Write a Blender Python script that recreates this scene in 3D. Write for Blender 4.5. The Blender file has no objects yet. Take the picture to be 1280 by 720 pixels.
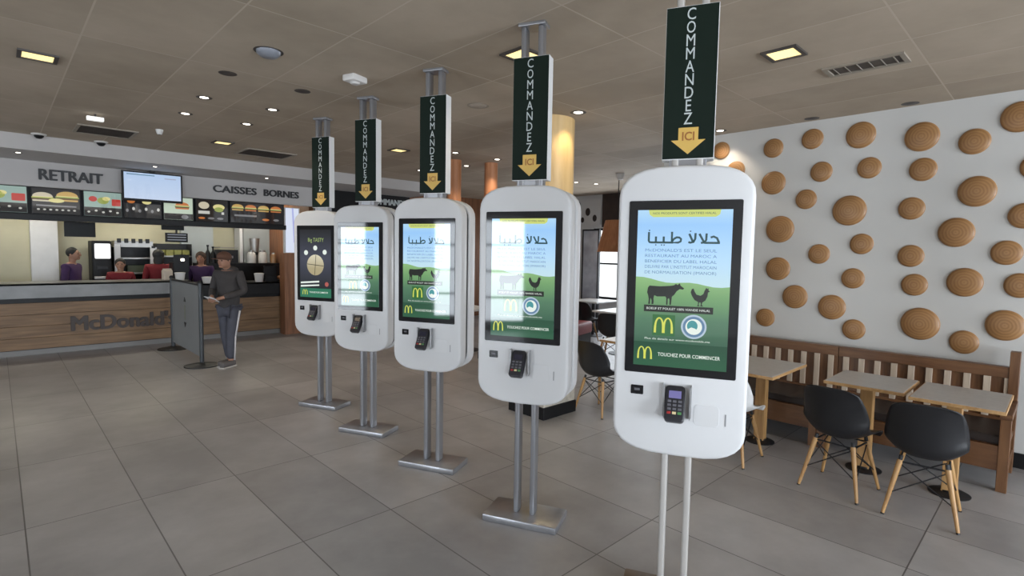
import bpy, bmesh, math, random
from mathutils import Vector, Matrix, Euler
random.seed(7)
D = bpy.data
COL = bpy.context.scene.collection
PI = math.pi

# ------------------------------------------------------------------ materials
MATS = {}
def mat(name, color, rough=.5, metal=0., noise=0., nscale=8., bump=0., spec=.5, stretch=(1, 1, 1), color2=None, coat=0.,
        emit=None, estr=1., trans=0., alpha=1.):
    if name in MATS: return MATS[name]
    m = D.materials.new(name); m.use_nodes = True
    nt = m.node_tree; b = nt.nodes['Principled BSDF']
    b.inputs['Base Color'].default_value = (*color, 1)
    b.inputs['Roughness'].default_value = rough
    b.inputs['Metallic'].default_value = metal
    b.inputs['Specular IOR Level'].default_value = spec
    b.inputs['Coat Weight'].default_value = coat
    b.inputs['Transmission Weight'].default_value = trans
    if emit:
        b.inputs['Emission Color'].default_value = (*emit, 1); b.inputs['Emission Strength'].default_value = estr
    if noise or bump or color2:
        tc = nt.nodes.new('ShaderNodeTexCoord'); mp = nt.nodes.new('ShaderNodeMapping')
        mp.inputs['Scale'].default_value = stretch
        nz = nt.nodes.new('ShaderNodeTexNoise'); nz.inputs['Scale'].default_value = nscale; nz.inputs['Detail'].default_value = 6
        nt.links.new(tc.outputs['Object'], mp.inputs[0]); nt.links.new(mp.outputs[0], nz.inputs['Vector'])
        if noise or color2:
            cr = nt.nodes.new('ShaderNodeValToRGB')
            c2 = color2 if color2 else tuple(min(1, c * (1 + noise)) for c in color)
            c1 = color if color2 else tuple(c * (1 - noise) for c in color)
            cr.color_ramp.elements[0].position = .32; cr.color_ramp.elements[1].position = .68
            cr.color_ramp.elements[0].color = (*c1, 1); cr.color_ramp.elements[1].color = (*c2, 1)
            nt.links.new(nz.outputs[0], cr.inputs[0]); nt.links.new(cr.outputs[0], b.inputs['Base Color'])
        if bump:
            bp = nt.nodes.new('ShaderNodeBump'); bp.inputs['Strength'].default_value = bump; bp.inputs['Distance'].default_value = .01
            nt.links.new(nz.outputs[0], bp.inputs['Height']); nt.links.new(bp.outputs[0], b.inputs['Normal'])
    MATS[name] = m
    return m

def grid_mat(name, cA, cB, line, sx, sy, ox, oy, lw, rough, noise_scale=1.6, bump=.04, rough2=None):
    """tiles sx by sy in world XY with joints, cloudy colour from cA to cB"""
    m = D.materials.new(name); m.use_nodes = True; nt = m.node_tree; b = nt.nodes['Principled BSDF']
    N = nt.nodes.new; L = nt.links.new
    tc = N('ShaderNodeTexCoord'); sep = N('ShaderNodeSeparateXYZ'); L(tc.outputs['Object'], sep.inputs[0])
    def mth(op, a, bb=None, v=None):
        n = N('ShaderNodeMath'); n.operation = op
        for i, x in enumerate((a, bb)):
            if x is None: continue
            if isinstance(x, (int, float)): n.inputs[i].default_value = x
            else: L(x, n.inputs[i])
        return n.outputs[0]
    masks = []; cells = []
    for axis, s, o in ((0, sx, ox), (1, sy, oy)):
        t = mth('DIVIDE', mth('SUBTRACT', sep.outputs[axis], o), s)
        cells.append(mth('FLOOR', t))
        fr = mth('FRACT', t)
        d = mth('MULTIPLY', mth('MINIMUM', fr, mth('SUBTRACT', 1.0, fr)), s)
        masks.append(mth('LESS_THAN', d, lw))
    mask = mth('MAXIMUM', masks[0], masks[1])
    nz = N('ShaderNodeTexNoise'); nz.inputs['Scale'].default_value = noise_scale; nz.inputs['Detail'].default_value = 8; nz.inputs['Roughness'].default_value = .62
    L(tc.outputs['Object'], nz.inputs['Vector'])
    wn = N('ShaderNodeTexWhiteNoise'); wn.noise_dimensions = '2D'; cmb = N('ShaderNodeCombineXYZ')
    L(cells[0], cmb.inputs[0]); L(cells[1], cmb.inputs[1]); L(cmb.outputs[0], wn.inputs['Vector'])
    fac = mth('ADD', mth('MULTIPLY', nz.outputs[0], .8), mth('MULTIPLY', wn.outputs[0], .2))
    cr = N('ShaderNodeValToRGB'); cr.color_ramp.elements[0].position = .35; cr.color_ramp.elements[1].position = .68
    cr.color_ramp.elements[0].color = (*cA, 1); cr.color_ramp.elements[1].color = (*cB, 1)
    L(fac, cr.inputs[0])
    mx = N('ShaderNodeMix'); mx.data_type = 'RGBA'; L(mask, mx.inputs[0]); L(cr.outputs[0], mx.inputs[6]); mx.inputs[7].default_value = (*line, 1)
    L(mx.outputs[2], b.inputs['Base Color'])
    b.inputs['Roughness'].default_value = rough
    bp = N('ShaderNodeBump'); bp.inputs['Strength'].default_value = bump; bp.inputs['Distance'].default_value = .01
    L(nz.outputs[0], bp.inputs['Height']); L(bp.outputs[0], b.inputs['Normal'])
    return m

def wood(name, c1, c2, rough=.45, axis='x', scale=6., rings=False):
    if name in MATS: return MATS[name]
    m = D.materials.new(name); m.use_nodes = True; nt = m.node_tree; b = nt.nodes['Principled BSDF']
    N = nt.nodes.new; L = nt.links.new
    tc = N('ShaderNodeTexCoord'); mp = N('ShaderNodeMapping'); L(tc.outputs['Object'], mp.inputs[0])
    st = {'x': (.6, 7, 7), 'y': (7, .6, 7), 'z': (7, 7, .6)}[axis]
    mp.inputs['Scale'].default_value = st if not rings else (1, 1, 1)
    nz = N('ShaderNodeTexNoise'); nz.inputs['Scale'].default_value = scale; nz.inputs['Detail'].default_value = 7; nz.inputs['Distortion'].default_value = .6
    L(mp.outputs[0], nz.inputs['Vector'])
    cr = N('ShaderNodeValToRGB'); cr.color_ramp.elements[0].position = .3; cr.color_ramp.elements[1].position = .7
    cr.color_ramp.elements[0].color = (*c1, 1); cr.color_ramp.elements[1].color = (*c2, 1)
    if rings:
        wv = N('ShaderNodeTexWave'); wv.wave_type = 'RINGS'; wv.rings_direction = rings
        wv.inputs['Scale'].default_value = 14; wv.inputs['Distortion'].default_value = 2.2; wv.inputs['Detail'].default_value = 3
        L(tc.outputs['Object'], wv.inputs['Vector'])
        mx = N('ShaderNodeMix'); mx.inputs[0].default_value = .22; L(nz.outputs[0], mx.inputs[2]); L(wv.outputs[1], mx.inputs[3])
        L(mx.outputs[0], cr.inputs[0])
    else:
        L(nz.outputs[0], cr.inputs[0])
    L(cr.outputs[0], b.inputs['Base Color']); b.inputs['Roughness'].default_value = rough
    MATS[name] = m
    return m

def screen_mat(name, stops, axis=2, lo=-.5, hi=.5, strength=1.0, noise=0):
    """lit display surface; stops = [(pos,(r,g,b)),...] along local axis"""
    if name in MATS: return MATS[name]
    m = D.materials.new(name); m.use_nodes = True; nt = m.node_tree; b = nt.nodes['Principled BSDF']
    b.inputs['Base Color'].default_value = (.01, .01, .01, 1); b.inputs['Roughness'].default_value = .04; b.inputs['Specular IOR Level'].default_value = 1.0
    b.inputs['Emission Strength'].default_value = strength
    if len(stops) == 1:
        b.inputs['Emission Color'].default_value = (*stops[0][1], 1)
    else:
        N = nt.nodes.new; L = nt.links.new
        tc = N('ShaderNodeTexCoord'); sep = N('ShaderNodeSeparateXYZ'); L(tc.outputs['Object'], sep.inputs[0])
        mr = N('ShaderNodeMapRange'); mr.inputs['From Min'].default_value = lo; mr.inputs['From Max'].default_value = hi
        L(sep.outputs[axis], mr.inputs[0])
        cr = N('ShaderNodeValToRGB'); e = cr.color_ramp.elements
        while len(e) < len(stops): e.new(.5)
        for k, (p, c) in enumerate(stops): e[k].position = p; e[k].color = (*c, 1)
        L(mr.outputs[0], cr.inputs[0]); L(cr.outputs[0], b.inputs['Emission Color'])
    MATS[name] = m
    return m

# ------------------------------------------------------------------ mesh helpers
def nb(): return bmesh.new()
def box(bm, c, s, rz=0., bev=0., rot=None, seg=2):
    M = Matrix.Translation(c) @ (rot.to_matrix().to_4x4() if rot else Matrix.Rotation(rz, 4, 'Z')) @ Matrix.Diagonal((*s, 1))
    r = bmesh.ops.create_cube(bm, size=1, matrix=M)
    if bev:
        es = list({e for v in r['verts'] for e in v.link_edges})
        bmesh.ops.bevel(bm, geom=es, offset=bev, segments=seg, affect='EDGES', profile=.5)
    return bm
def b6(bm, x0, x1, y0, y1, z0, z1, bev=0.):
    return box(bm, ((x0 + x1) / 2, (y0 + y1) / 2, (z0 + z1) / 2), (abs(x1 - x0), abs(y1 - y0), abs(z1 - z0)), bev=bev)
def tube(bm, p0, p1, r0, r1=None, seg=16, caps=True):
    p0 = Vector(p0); p1 = Vector(p1); r1 = r0 if r1 is None else r1; d = p1 - p0
    q = d.to_track_quat('Z', 'Y').to_matrix().to_4x4()
    bmesh.ops.create_cone(bm, cap_ends=caps, segments=seg, radius1=r0, radius2=r1, depth=d.length, matrix=Matrix.Translation((p0 + p1) / 2) @ q)
    return bm
def ball(bm, c, r, sc=(1, 1, 1), u=20, v=12, rot=None):
    M = Matrix.Translation(c) @ (rot.to_matrix().to_4x4() if rot else Matrix.Identity(4)) @ Matrix.Diagonal((*sc, 1))
    bmesh.ops.create_uvsphere(bm, u_segments=u, v_segments=v, radius=r, matrix=M); return bm
def lathe(bm, prof, c=(0, 0, 0), seg=32):
    rings = []
    for r, z in prof:
        rings.append([bm.verts.new((c[0] + r * math.cos(2 * PI * k / seg), c[1] + r * math.sin(2 * PI * k / seg), c[2] + z)) for k in range(seg)])
    for a, b in zip(rings, rings[1:]):
        for k in range(seg): bm.faces.new((a[k], a[(k + 1) % seg], b[(k + 1) % seg], b[k]))
    if prof[0][0] > 1e-5: bm.faces.new(rings[0][::-1])
    if prof[-1][0] > 1e-5: bm.faces.new(rings[-1])
    bmesh.ops.remove_doubles(bm, verts=bm.verts, dist=1e-6)
    return bm
def prism(bm, pts, y0, y1, bev=0., seg=3):
    """pts: outline in xz, extruded along y"""
    a = [bm.verts.new((x, y0, z)) for x, z in pts]; b = [bm.verts.new((x, y1, z)) for x, z in pts]
    n = len(pts); f0 = bm.faces.new(a); f1 = bm.faces.new(b[::-1])
    for k in range(n): bm.faces.new((a[k], b[k], b[(k + 1) % n], a[(k + 1) % n]))
    bmesh.ops.recalc_face_normals(bm, faces=bm.faces)
    if bev:
        es = [e for e in f0.edges] + [e for e in f1.edges]
        bmesh.ops.bevel(bm, geom=es, offset=bev, segments=seg, affect='EDGES', profile=.5)
    return bm
def flat(bm, pts, y=0.):
    """flat polygon in the xz plane facing -y"""
    f = bm.faces.new([bm.verts.new((x, y, z)) for x, z in pts]); f.normal_update()
    if f.normal.y > 0: f.normal_flip()
    return bm
def obj(name, bm, m, parent=None, loc=None, rz=0., smooth=False, rot=None):
    me = bm if isinstance(bm, bpy.types.Mesh) else None
    if me is None:
        me = D.meshes.new(name); bmesh.ops.recalc_face_normals(bm, faces=bm.faces) if not getattr(bm, '_keep', False) else None
        bm.to_mesh(me); bm.free()
    if m is not None:
        me.materials.clear(); me.materials.append(m)
    if smooth:
        for p in me.polygons: p.use_smooth = True
    o = D.objects.new(name, me); COL.objects.link(o)
    if smooth == 'auto':
        me.set_sharp_from_angle(angle=math.radians(38))
    if parent: o.parent = parent
    if loc: o.location = loc
    o.rotation_euler = rot if rot else (0, 0, rz)
    return o
def fl(name, pts, m, parent, y=0., loc=None):
    """flat piece facing -y"""
    me = D.meshes.new(name); b = nb(); flat(b, pts, y); b.to_mesh(me); b.free()
    return obj(name, me, m, parent, loc)
def tag(o, label, cat, group=None):
    o['label'] = label; o['category'] = cat
    if group: o['group'] = group
    return o
def thing(name, label, cat, loc=(0, 0, 0), rz=0., group=None):
    o = D.objects.new(name, None); COL.objects.link(o); o.location = loc; o.rotation_euler = (0, 0, rz)
    return tag(o, label, cat, group)
def struct(name, bm, m, parent=None, **k):
    o = obj(name, bm, m, parent, **k)
    if not parent: o['kind'] = 'structure'
    return o
def copy_tree(o, parent=None):
    c = o.copy(); COL.objects.link(c)
    if parent: c.parent = parent
    for ch in list(o.children): copy_tree(ch, c)
    return c
def textmesh(body, size, m=None, ext=.0005, off=0., sx=1., align='CENTER', sp=1.):
    cu = D.curves.new('lettering', 'FONT'); cu.body = body; cu.size = size; cu.extrude = ext; cu.offset = off
    cu.align_x = align; cu.align_y = 'CENTER'; cu.space_character = sp; cu.resolution_u = 3
    o = D.objects.new('lettering', cu); COL.objects.link(o)
    dg = bpy.context.evaluated_depsgraph_get(); me = D.meshes.new_from_object(o.evaluated_get(dg))
    D.objects.remove(o); D.curves.remove(cu)
    # stand up: text x -> x, text y -> z, facing -y
    me.transform(Matrix.Diagonal((sx, 1, 1, 1))); me.transform(Matrix.Rotation(PI / 2, 4, 'X'))
    return me
def text(name, body, size, m, parent, loc, off=0., sx=1., align='CENTER', width=None, sp=1., ext=.0005, rz=0.):
    me = textmesh(body, size, m, ext, off, sx, align, sp)
    if width:
        xs = [v.co.x for v in me.vertices]; w = max(xs) - min(xs); cx = (max(xs) + min(xs)) / 2
        me.transform(Matrix.Diagonal((width / w, 1, 1, 1)) @ Matrix.Translation((-cx, 0, 0)))
    return obj(name, me, m, parent, loc, rz)
def skin(vs, es, rad, sub=2, root=0):
    me = D.meshes.new('body'); me.from_pydata([tuple(v) for v in vs], es, []); o = D.objects.new('body', me); COL.objects.link(o)
    o.modifiers.new('s', 'SKIN'); o.modifiers.new('u', 'SUBSURF').levels = sub
    sv = me.skin_vertices[0].data
    for i, r in enumerate(rad):
        sv[i].radius = r if isinstance(r, tuple) else (r, r); sv[i].use_root = (i == root)
    dg = bpy.context.evaluated_depsgraph_get(); out = D.meshes.new_from_object(o.evaluated_get(dg))
    D.objects.remove(o)
    for p in out.polygons: p.use_smooth = True
    return out

# ------------------------------------------------------------------ palette
M_white = mat('white_shell_plastic', (.62, .62, .63), .32, noise=.01, nscale=3)
M_steel = mat('satin_steel', (.37, .375, .40), .32, .75, noise=.05, nscale=20, stretch=(1, 1, .1))
M_steelL = mat('pale_painted_steel', (.46, .44, .42), .4, .2, noise=.04)
M_plate_refl = mat('steel_plate_brown_reflection', (.18, .13, .09), .4, .4, noise=.15)  # nearest kiosk's steel plate, warm brown reflection put into its colour
M_dark = mat('black_plastic', (.009, .009, .010), .45, noise=.1, spec=.25)
M_core = mat('dark_core', (.03, .03, .035), .5, noise=.1)
M_glass = mat('black_glass_bezel', (.006, .006, .008), .05, noise=.02, spec=.6)
M_green = mat('dark_green_panel', (.006, .013, .009), .6, noise=.08, nscale=3, spec=.15)
M_letter = mat('white_lettering', (.48, .52, .52), .5, noise=.01)
M_arrow = mat('yellow_arrow', (.60, .38, .09), .5, noise=.02)
M_brownink = mat('brown_lettering', (.28, .10, .02), .5, noise=.02)
M_signside = mat('white_sign_core', (.72, .72, .72), .4, noise=.01)
W_bench = wood('bench_oak_brown', (.085, .034, .013), (.175, .080, .032), .42, 'y', 4)
W_benchz = wood('bench_oak_upright', (.095, .038, .014), (.19, .088, .034), .42, 'z', 4)
W_light = wood('pale_oak', (.33, .17, .06), (.48, .28, .11), .45, 'z', 5)
W_edge = wood('table_edge_oak', (.40, .22, .085), (.56, .34, .15), .45, 'x', 5)
W_disc = wood('turned_wood', (.24, .115, .04), (.38, .205, .085), .4, 'z', 3.5, rings='Z')
W_count = wood('counter_planks', (.13, .068, .028), (.26, .15, .07), .5, 'x', 3)
W_wall = wood('wall_wood', (.16, .065, .03), (.30, .13, .06), .5, 'z', 3)
W_col = wood('column_wood', (.50, .32, .13), (.66, .46, .22), .45, 'z', 2)
M_lam = mat('grey_laminate', (.40, .39, .38), .35, noise=.06, nscale=30)
M_blackseat = mat('black_moulded_plastic', (.010, .010, .012), .42, noise=.06)
M_whiteseat = mat('white_moulded_plastic', (.72, .72, .72), .4, noise=.02)
M_iron = mat('black_iron', (.015, .015, .017), .45, .3, noise=.1)
M_cush = mat('dark_leather', (.022, .014, .012), .5, noise=.2, nscale=25, bump=.1)
M_greypaint = mat('grey_soffit_paint', (.46, .437, .428), .7, noise=.015, nscale=2)
M_wallw = mat('white_wall_paint', (.54, .53, .512), .7, noise=.012, nscale=1.5)
M_cream = mat('cream_tiles', (.50, .47, .34), .5, noise=.05, nscale=3)
M_blue = mat('cool_grey_cladding', (.42, .46, .48), .45, noise=.05, nscale=2)

# ------------------------------------------------------------------ setting
ZC = 2.978
def wallbox(name, x0, x1, y0, y1, z0, z1, m): b = nb(); b6(b, x0, x1, y0, y1, z0, z1); return struct(name, b, m)
floor_m = grid_mat('porcelain_tiles', (.275, .264, .264), (.405, .393, .395), (.125, .118, .115), .563, 1.2, 2.322, .5, .0035, .36)
ceil_m = grid_mat('ceiling_panels', (.35, .285, .215), (.47, .39, .305), (.51, .435, .35), .6, 1.23, 3.44, .74, .005, .8, 1.1, .25)
wallbox('floor', -6, 10, -6, 12.7, -.1, 0, floor_m)
wallbox('ceiling', -6, 10, -6, 12.7, ZC, ZC + .15, ceil_m)
wallbox('wall_right', 5.81, 6.05, -6, 3.43, 0, ZC, M_wallw)
wallbox('wall_return', 6.05, 10, 3.25, 3.43, 0, ZC, M_wallw)
wallbox('wall_far', 4.45, 10, 10.5, 10.7, 0, ZC, W_wall)
wallbox('wall_kitchen', -6, 4.45, 12.6, 12.7, 0, ZC, M_cream)
wallbox('wall_kitchen_side', 4.42, 4.60, 10.3, 12.6, 0, ZC, W_wall)
# black skirting of the right wall, two lengths
b = nb(); b6(b, 5.795, 5.81, -6, 3.43, 0, .12); struct('baseboard_right', b, M_dark)
# windowed walls: solid pieces round the openings, one mesh per wall
def windowed(name, m, axis, pos, th, a0, a1, holes, z1=ZC):
    """axis 'X': wall plane x=pos spanning y a0..a1 ; holes [(s,e,zb,zt)] sorted"""
    b = nb(); cur = a0
    def put(s, e, zb, zt):
        if e - s < 1e-4 or zt - zb < 1e-4: return
        if axis == 'X': b6(b, pos, pos + th, s, e, zb, zt)
        else: b6(b, s, e, pos, pos + th, zb, zt)
    for s, e, zb, zt in holes:
        put(cur, s, 0, z1); put(s, e, 0, zb); put(s, e, zt, z1); cur = e
    put(cur, a1, 0, z1)
    return struct(name, b, m)
def window(n, axis, pos, s, e, zb, zt, nx, nz, th=.05, slats=0):
    b = nb(); w = .05
    def put(a, c, z0, z1, d=th):
        if axis == 'X': b6(b, pos - d / 2, pos + d / 2, a, c, z0, z1)
        else: b6(b, a, c, pos - d / 2, pos + d / 2, z0, z1)
    put(s, s + w, zb, zt); put(e - w, e, zb, zt); put(s, e, zb, zb + w); put(s, e, zt - w, zt)
    for k in range(1, nx): c = s + (e - s) * k / nx; put(c - .02, c + .02, zb, zt)
    for k in range(1, nz): c = zb + (zt - zb) * k / nz; put(s, e, c - .02, c + .02)
    for k in range(slats): c = zb + (zt - zb) * (k + .5) / slats; put(s, e, c - .011, c + .011, .03)
    o = struct('window_%d' % n, b, M_iron)
    g = nb()
    if axis == 'X': b6(g, pos - .004, pos + .004, s + w, e - w, zb + w, zt - w)
    else: b6(g, s + w, e - w, pos - .004, pos + .004, zb + w, zt - w)
    gm = D.materials.get('clear_glass')
    if not gm:
        gm = D.materials.new('clear_glass'); gm.use_nodes = True; nt = gm.node_tree; nt.nodes.clear()
        out = nt.nodes.new('ShaderNodeOutputMaterial'); tr = nt.nodes.new('ShaderNodeBsdfTransparent'); gl = nt.nodes.new('ShaderNodeBsdfGlossy')
        gl.inputs['Roughness'].default_value = .02; mx = nt.nodes.new('ShaderNodeMixShader'); mx.inputs[0].default_value = .06
        nt.links.new(tr.outputs[0], mx.inputs[1]); nt.links.new(gl.outputs[0], mx.inputs[2]); nt.links.new(mx.outputs[0], out.inputs[0])
    obj('pane', g, gm, o)
    return o
def daylight(name, loc, rot, sx, sz, radiance, col=(.82, .91, 1)):
    l = D.lights.new(name, 'AREA'); l.shape = 'RECTANGLE'; l.size = sx; l.size_y = sz; l.energy = radiance * PI * sx * sz; l.color = col
    o = D.objects.new(name, l); COL.objects.link(o); o.location = loc; o.rotation_euler = rot; return o
DAY = 24
# windows behind and left of the camera, seen in the kiosk glass
left = [(1.35, 3.75, .12, 2.35), (5.6, 6.7, .12, 2.35), (8.3, 9.5, .12, 2.35)]
windowed('wall_left', M_wallw, 'X', -6.2, .2, -6, 12.7, left)
for n, (s, e, zb, zt) in enumerate(left):
    window(n + 3, 'X', -6.1, s, e, zb, zt, 1 if n else 2, 4, slats=(0, 7, 10)[n])
    daylight('daylight_left', (-6.6, (s + e) / 2, (zb + zt) / 2), (0, -PI / 2, 0), zt - zb, e - s, DAY * .50)
back = [(-5, -2.2, .12, 2.5), (0.4, 2.9, .12, 2.5), (3.2, 5.5, .12, 2.5)]
windowed('wall_back', M_wallw, 'Y', -6.2, .2, -6, 6.05, back)
for n, (s, e, zb, zt) in enumerate(back):
    window(n + 6, 'Y', -6.1, s, e, zb, zt, 2, 3)
    daylight('daylight_back', ((s + e) / 2, -6.6, (zb + zt) / 2), (PI / 2, 0, 0), e - s, zt - zb, DAY * 1.15)
# far windows by the seating corner
windowed('wall_far_right', M_wallw, 'X', 9.9, .2, 3.25, 10.7, [(4.2, 7.62, .62, 2.22), (8.4, 9.9, .62, 2.22)])
window(1, 'X', 9.98, 4.2, 7.62, .62, 2.22, 5, 2)
window(2, 'X', 9.98, 8.4, 9.9, .62, 2.22, 2, 2)
daylight('daylight_far', (10.5, 6, 1.45), (0, PI / 2, 0), 1.6, 3.6, 8)

# ceiling fittings -------------------------------------------------
M_lampon = mat('warm_lamp_diffuser', (.8, .7, .4), .5, emit=(1.0, .80, .36), estr=1.35)
M_spoton = mat('white_lamp_lens', (.9, .9, .85), .4, emit=(1.0, .92, .78), estr=6)
M_frame = mat('dark_lamp_trim', (.06, .05, .045), .5, noise=.1)
def point(name, loc, energy, col=(1, .8, .58), spot=None, r=.04, rot=(0, 0, 0), blend=.6):
    l = D.lights.new(name, 'SPOT' if spot else 'POINT'); l.energy = energy * 1.5; l.color = col; l.shadow_soft_size = r
    if spot: l.spot_size = math.radians(spot); l.spot_blend = blend
    o = D.objects.new(name, l); COL.objects.link(o); o.location = loc; o.rotation_euler = rot; return o
def rectlamp(x, y, a, label):
    t = thing('ceiling_lamp', label, 'ceiling light', (x, y, ZC), a, 'square recessed ceiling lamps')
    b = nb()
    for s in (-1, 1): b6(b, s * .085, s * .11, -.11, .11, -.012, 0); b6(b, -.085, .085, s * .085, s * .11, -.012, 0)
    obj('frame', b, M_frame, t)
    b = nb(); b6(b, -.085, .085, -.085, .085, -.006, 0); obj('diffuser', b, M_lampon, t)
    point('lamp_light', (x, y, ZC - .1), 5, (1, .8, .5), 150, .08)
for x, y, l in ((3.76, 1.37, 'square yellow ceiling lamp nearest the wall of wooden discs'),
                (2.60, 2.63, 'square yellow ceiling lamp behind the top of a kiosk post'),
                (.265, 5.14, 'square yellow ceiling lamp at the far left above the floor'),
                (2.13, 7.54, 'square yellow ceiling lamp just before the grey soffit of the counter'),
                (3.91, 6.26, 'small yellow ceiling lamp seen between two kiosk signs')):
    rectlamp(x, y, 0, l)
def downlight(x, y, label, on=True, e=14, z=ZC, col=(1, .86, .68), r=.05):
    t = thing('downlight', label, 'ceiling light', (x, y, z + .002), 0, 'round ceiling downlights')
    b = nb(); lathe(b, [(r * .8, -.003), (r * 1.3, -.003), (r * 1.3, 0), (r * .8, 0)]); bmesh.ops.remove_doubles(b, verts=b.verts, dist=1e-5)
    obj('trim_ring', b, M_frame, t, smooth='auto')
    b = nb(); lathe(b, [(r * .8, -.002), (r * .5, -.006), (0, -.008)]); obj('lens', b, M_spoton if on else M_frame, t, smooth='auto')
    if on and e: point('downlight_beam', (x, y, z - .03), e, col, 110, .03)
DL = [(1.39, 5.43, 'lit round downlight above the floor, nearer left of the front pair', 1, 14),
      (1.42, 6.22, 'lit round downlight above the floor, left one of the rear pair', 1, 14),
      (1.97, 5.40, 'lit round downlight above the floor, right one of the front pair', 1, 14),
      (2.00, 6.23, 'lit round downlight above the floor, right one of the rear pair', 1, 14),
      (4.54, 5.85, 'lit round downlight before the orange wooden post beside the third kiosk sign', 1, 20),
      (5.34, 6.60, 'lit round downlight seen above the fourth kiosk, left one', 1, 20),
      (5.26, 5.80, 'lit round downlight seen above the fourth kiosk, right one', 1, 20),
      (5.13, 7.56, 'tiny lit downlight beside the sign of the middle kiosk', 1, 8),
      (7.93, 6.52, 'lit downlight over the far seating corner, left one', 1, 10),
      (8.35, 6.37, 'lit downlight over the far seating corner, right one', 1, 10),
      (5.62, 2.66, 'lit downlight close to the disc wall behind the nearest sign', 1, 12),
      (3.28, 4.40, 'tiny lit downlight left of the fourth kiosk sign', 1, 4),
      (1.33, 4.55, 'unlit dark recessed spot, left of the two dark ones', 0, 0),
      (1.92, 4.58, 'unlit dark recessed spot, right of the two dark ones', 0, 0),
      (5.70, 1.79, 'unlit dark recess in the ceiling above the disc wall, left one', 0, 0),
      (5.70, 1.02, 'unlit dark recess in the ceiling above the disc wall, right one', 0, 0)]
for x, y, l, on, e in DL: downlight(x, y, l, on, e)
downlight(4.02, 3.30, 'bright downlight washing the top of the wooden column', True, 11, col=(1, .78, .42), r=.06)
# grilles
M_grille = mat('dark_grille', (.07, .055, .045), .6, noise=.1)
def grille(x, y, w, d, label, nsl=10, col=None):
    t = thing('air_grille', label, 'air vent', (x, y, ZC), 0, 'ceiling air grilles')
    b = nb()
    for s in (-1, 1): b6(b, s * w / 2, s * (w / 2 + .03), -d / 2 - .03, d / 2 + .03, -.012, 0); b6(b, -w / 2, w / 2, s * d / 2, s * (d / 2 + .03), -.012, 0)
    obj('frame', b, mat('beige_trim', (.30, .26, .21), .6, noise=.05), t)
    b = nb(); b6(b, -w / 2, w / 2, -d / 2, d / 2, -.003, 0); obj('recess', b, M_grille, t)
    b = nb()
    for k in range(nsl): box(b, (0, -d / 2 + d * (k + .5) / nsl, -.008), (w, .012, .002), rot=Euler((.5, 0, 0)))
    obj('louvre', b, M_grille if not col else col, t)
grille(.98, 7.9, .50, .5, 'dark square air grille in the ceiling above RETRAIT')
grille(2.80, 7.95, .60, .5, 'dark square air grille in the ceiling above CAISSES BORNES')
grille(4.36, 1.05, .17, .42, 'slatted air grille in the ceiling near the disc wall', 6, mat('pale_slats', (.42, .38, .33), .6, noise=.05))
# detector, emergency light, cones, speaker
M_plw = mat('offwhite_plastic', (.62, .60, .58), .45, noise=.02)
t = thing('air_sensor', 'grey dome sensor on the ceiling above the left of the kiosk row', 'sensor', (1.38, 3.84, ZC + .002))
b = nb(); lathe(b, [(.0, -.045), (.05, -.04), (.075, -.02), (.08, 0)]); obj('housing', b, mat('bluegrey_plastic', (.20, .21, .24), .3, noise=.05), t, smooth='auto')
b = nb(); lathe(b, [(.08, -.004), (.095, -.004), (.095, 0)]); obj('base_ring', b, M_frame, t)
t = thing('smoke_detector', 'white faceted alarm box on the ceiling between two kiosk signs', 'detector', (2.04, 3.89, ZC + .002), .3)
b = nb(); box(b, (0, 0, -.025), (.15, .12, .05), bev=.012); obj('housing', b, M_plw, t, smooth='auto')
b = nb(); lathe(b, [(0, -.066), (.03, -.062), (.04, -.05)]); obj('sensor_cap', b, M_plw, t, smooth='auto')
t = thing('ceiling_speaker', 'round flush white speaker in the ceiling left of the fourth sign', 'speaker', (3.22, 3.82, ZC + .002))
b = nb(); lathe(b, [(0, -.006), (.075, -.006), (.09, 0)]); obj('grille_cloth', b, mat('perforated_beige', (.42, .36, .30), .7, noise=.1, nscale=60), t, smooth='auto')
b = nb(); lathe(b, [(.09, -.004), (.1, -.004), (.1, 0)]); obj('rim', b, mat('beige_trim', (.3, .26, .21)), t)
for x, y, sc_, l in ((7.52, 5.24, .9, 'small white cone speaker on the ceiling left of the nearest kiosk'), (1.40, 7.29, .5, 'small white cone speaker on the ceiling above the TV')):
    t = thing('cone_speaker', l, 'speaker', (x, y, ZC + .002)); t.scale = (sc_,) * 3
    b = nb(); lathe(b, [(.03, -.12), (.05, -.11), (.075, -.03), (.075, 0)]); obj('cone', b, M_plw, t, smooth='auto')
    b = nb(); lathe(b, [(0, -.122), (.028, -.12)]); obj('driver', b, M_dark, t)
t = thing('emergency_light', 'small white bar shaped emergency lamp hanging above RETRAIT', 'emergency light', (.78, 6.95, ZC + .002))
b = nb(); box(b, (0, 0, -.05), (.14, .06, .04), bev=.006); obj('housing', b, mat('lit_white_bar', (.8, .8, .78), .4, emit=(1, 1, .95), estr=.7), t)
b = nb(); tube(b, (0, 0, -.03), (0, 0, 0), .01); obj('stem', b, M_frame, t)
for x, l in ((.43, 'small black dome camera on the soffit edge, left one'), (1.03, 'small black dome camera on the soffit edge, right one')):
    t = thing('dome_camera', l, 'security camera', (x, 8.72, ZC + .002))
    b = nb(); lathe(b, [(.06, -.02), (.075, -.01), (.075, 0)]); obj('collar', b, M_plw, t, smooth='auto')
    b = nb(); lathe(b, [(0, -.06), (.025, -.055), (.045, -.035), (.05, -.018)]); obj('dome', b, M_dark, t, smooth='auto')

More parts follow.
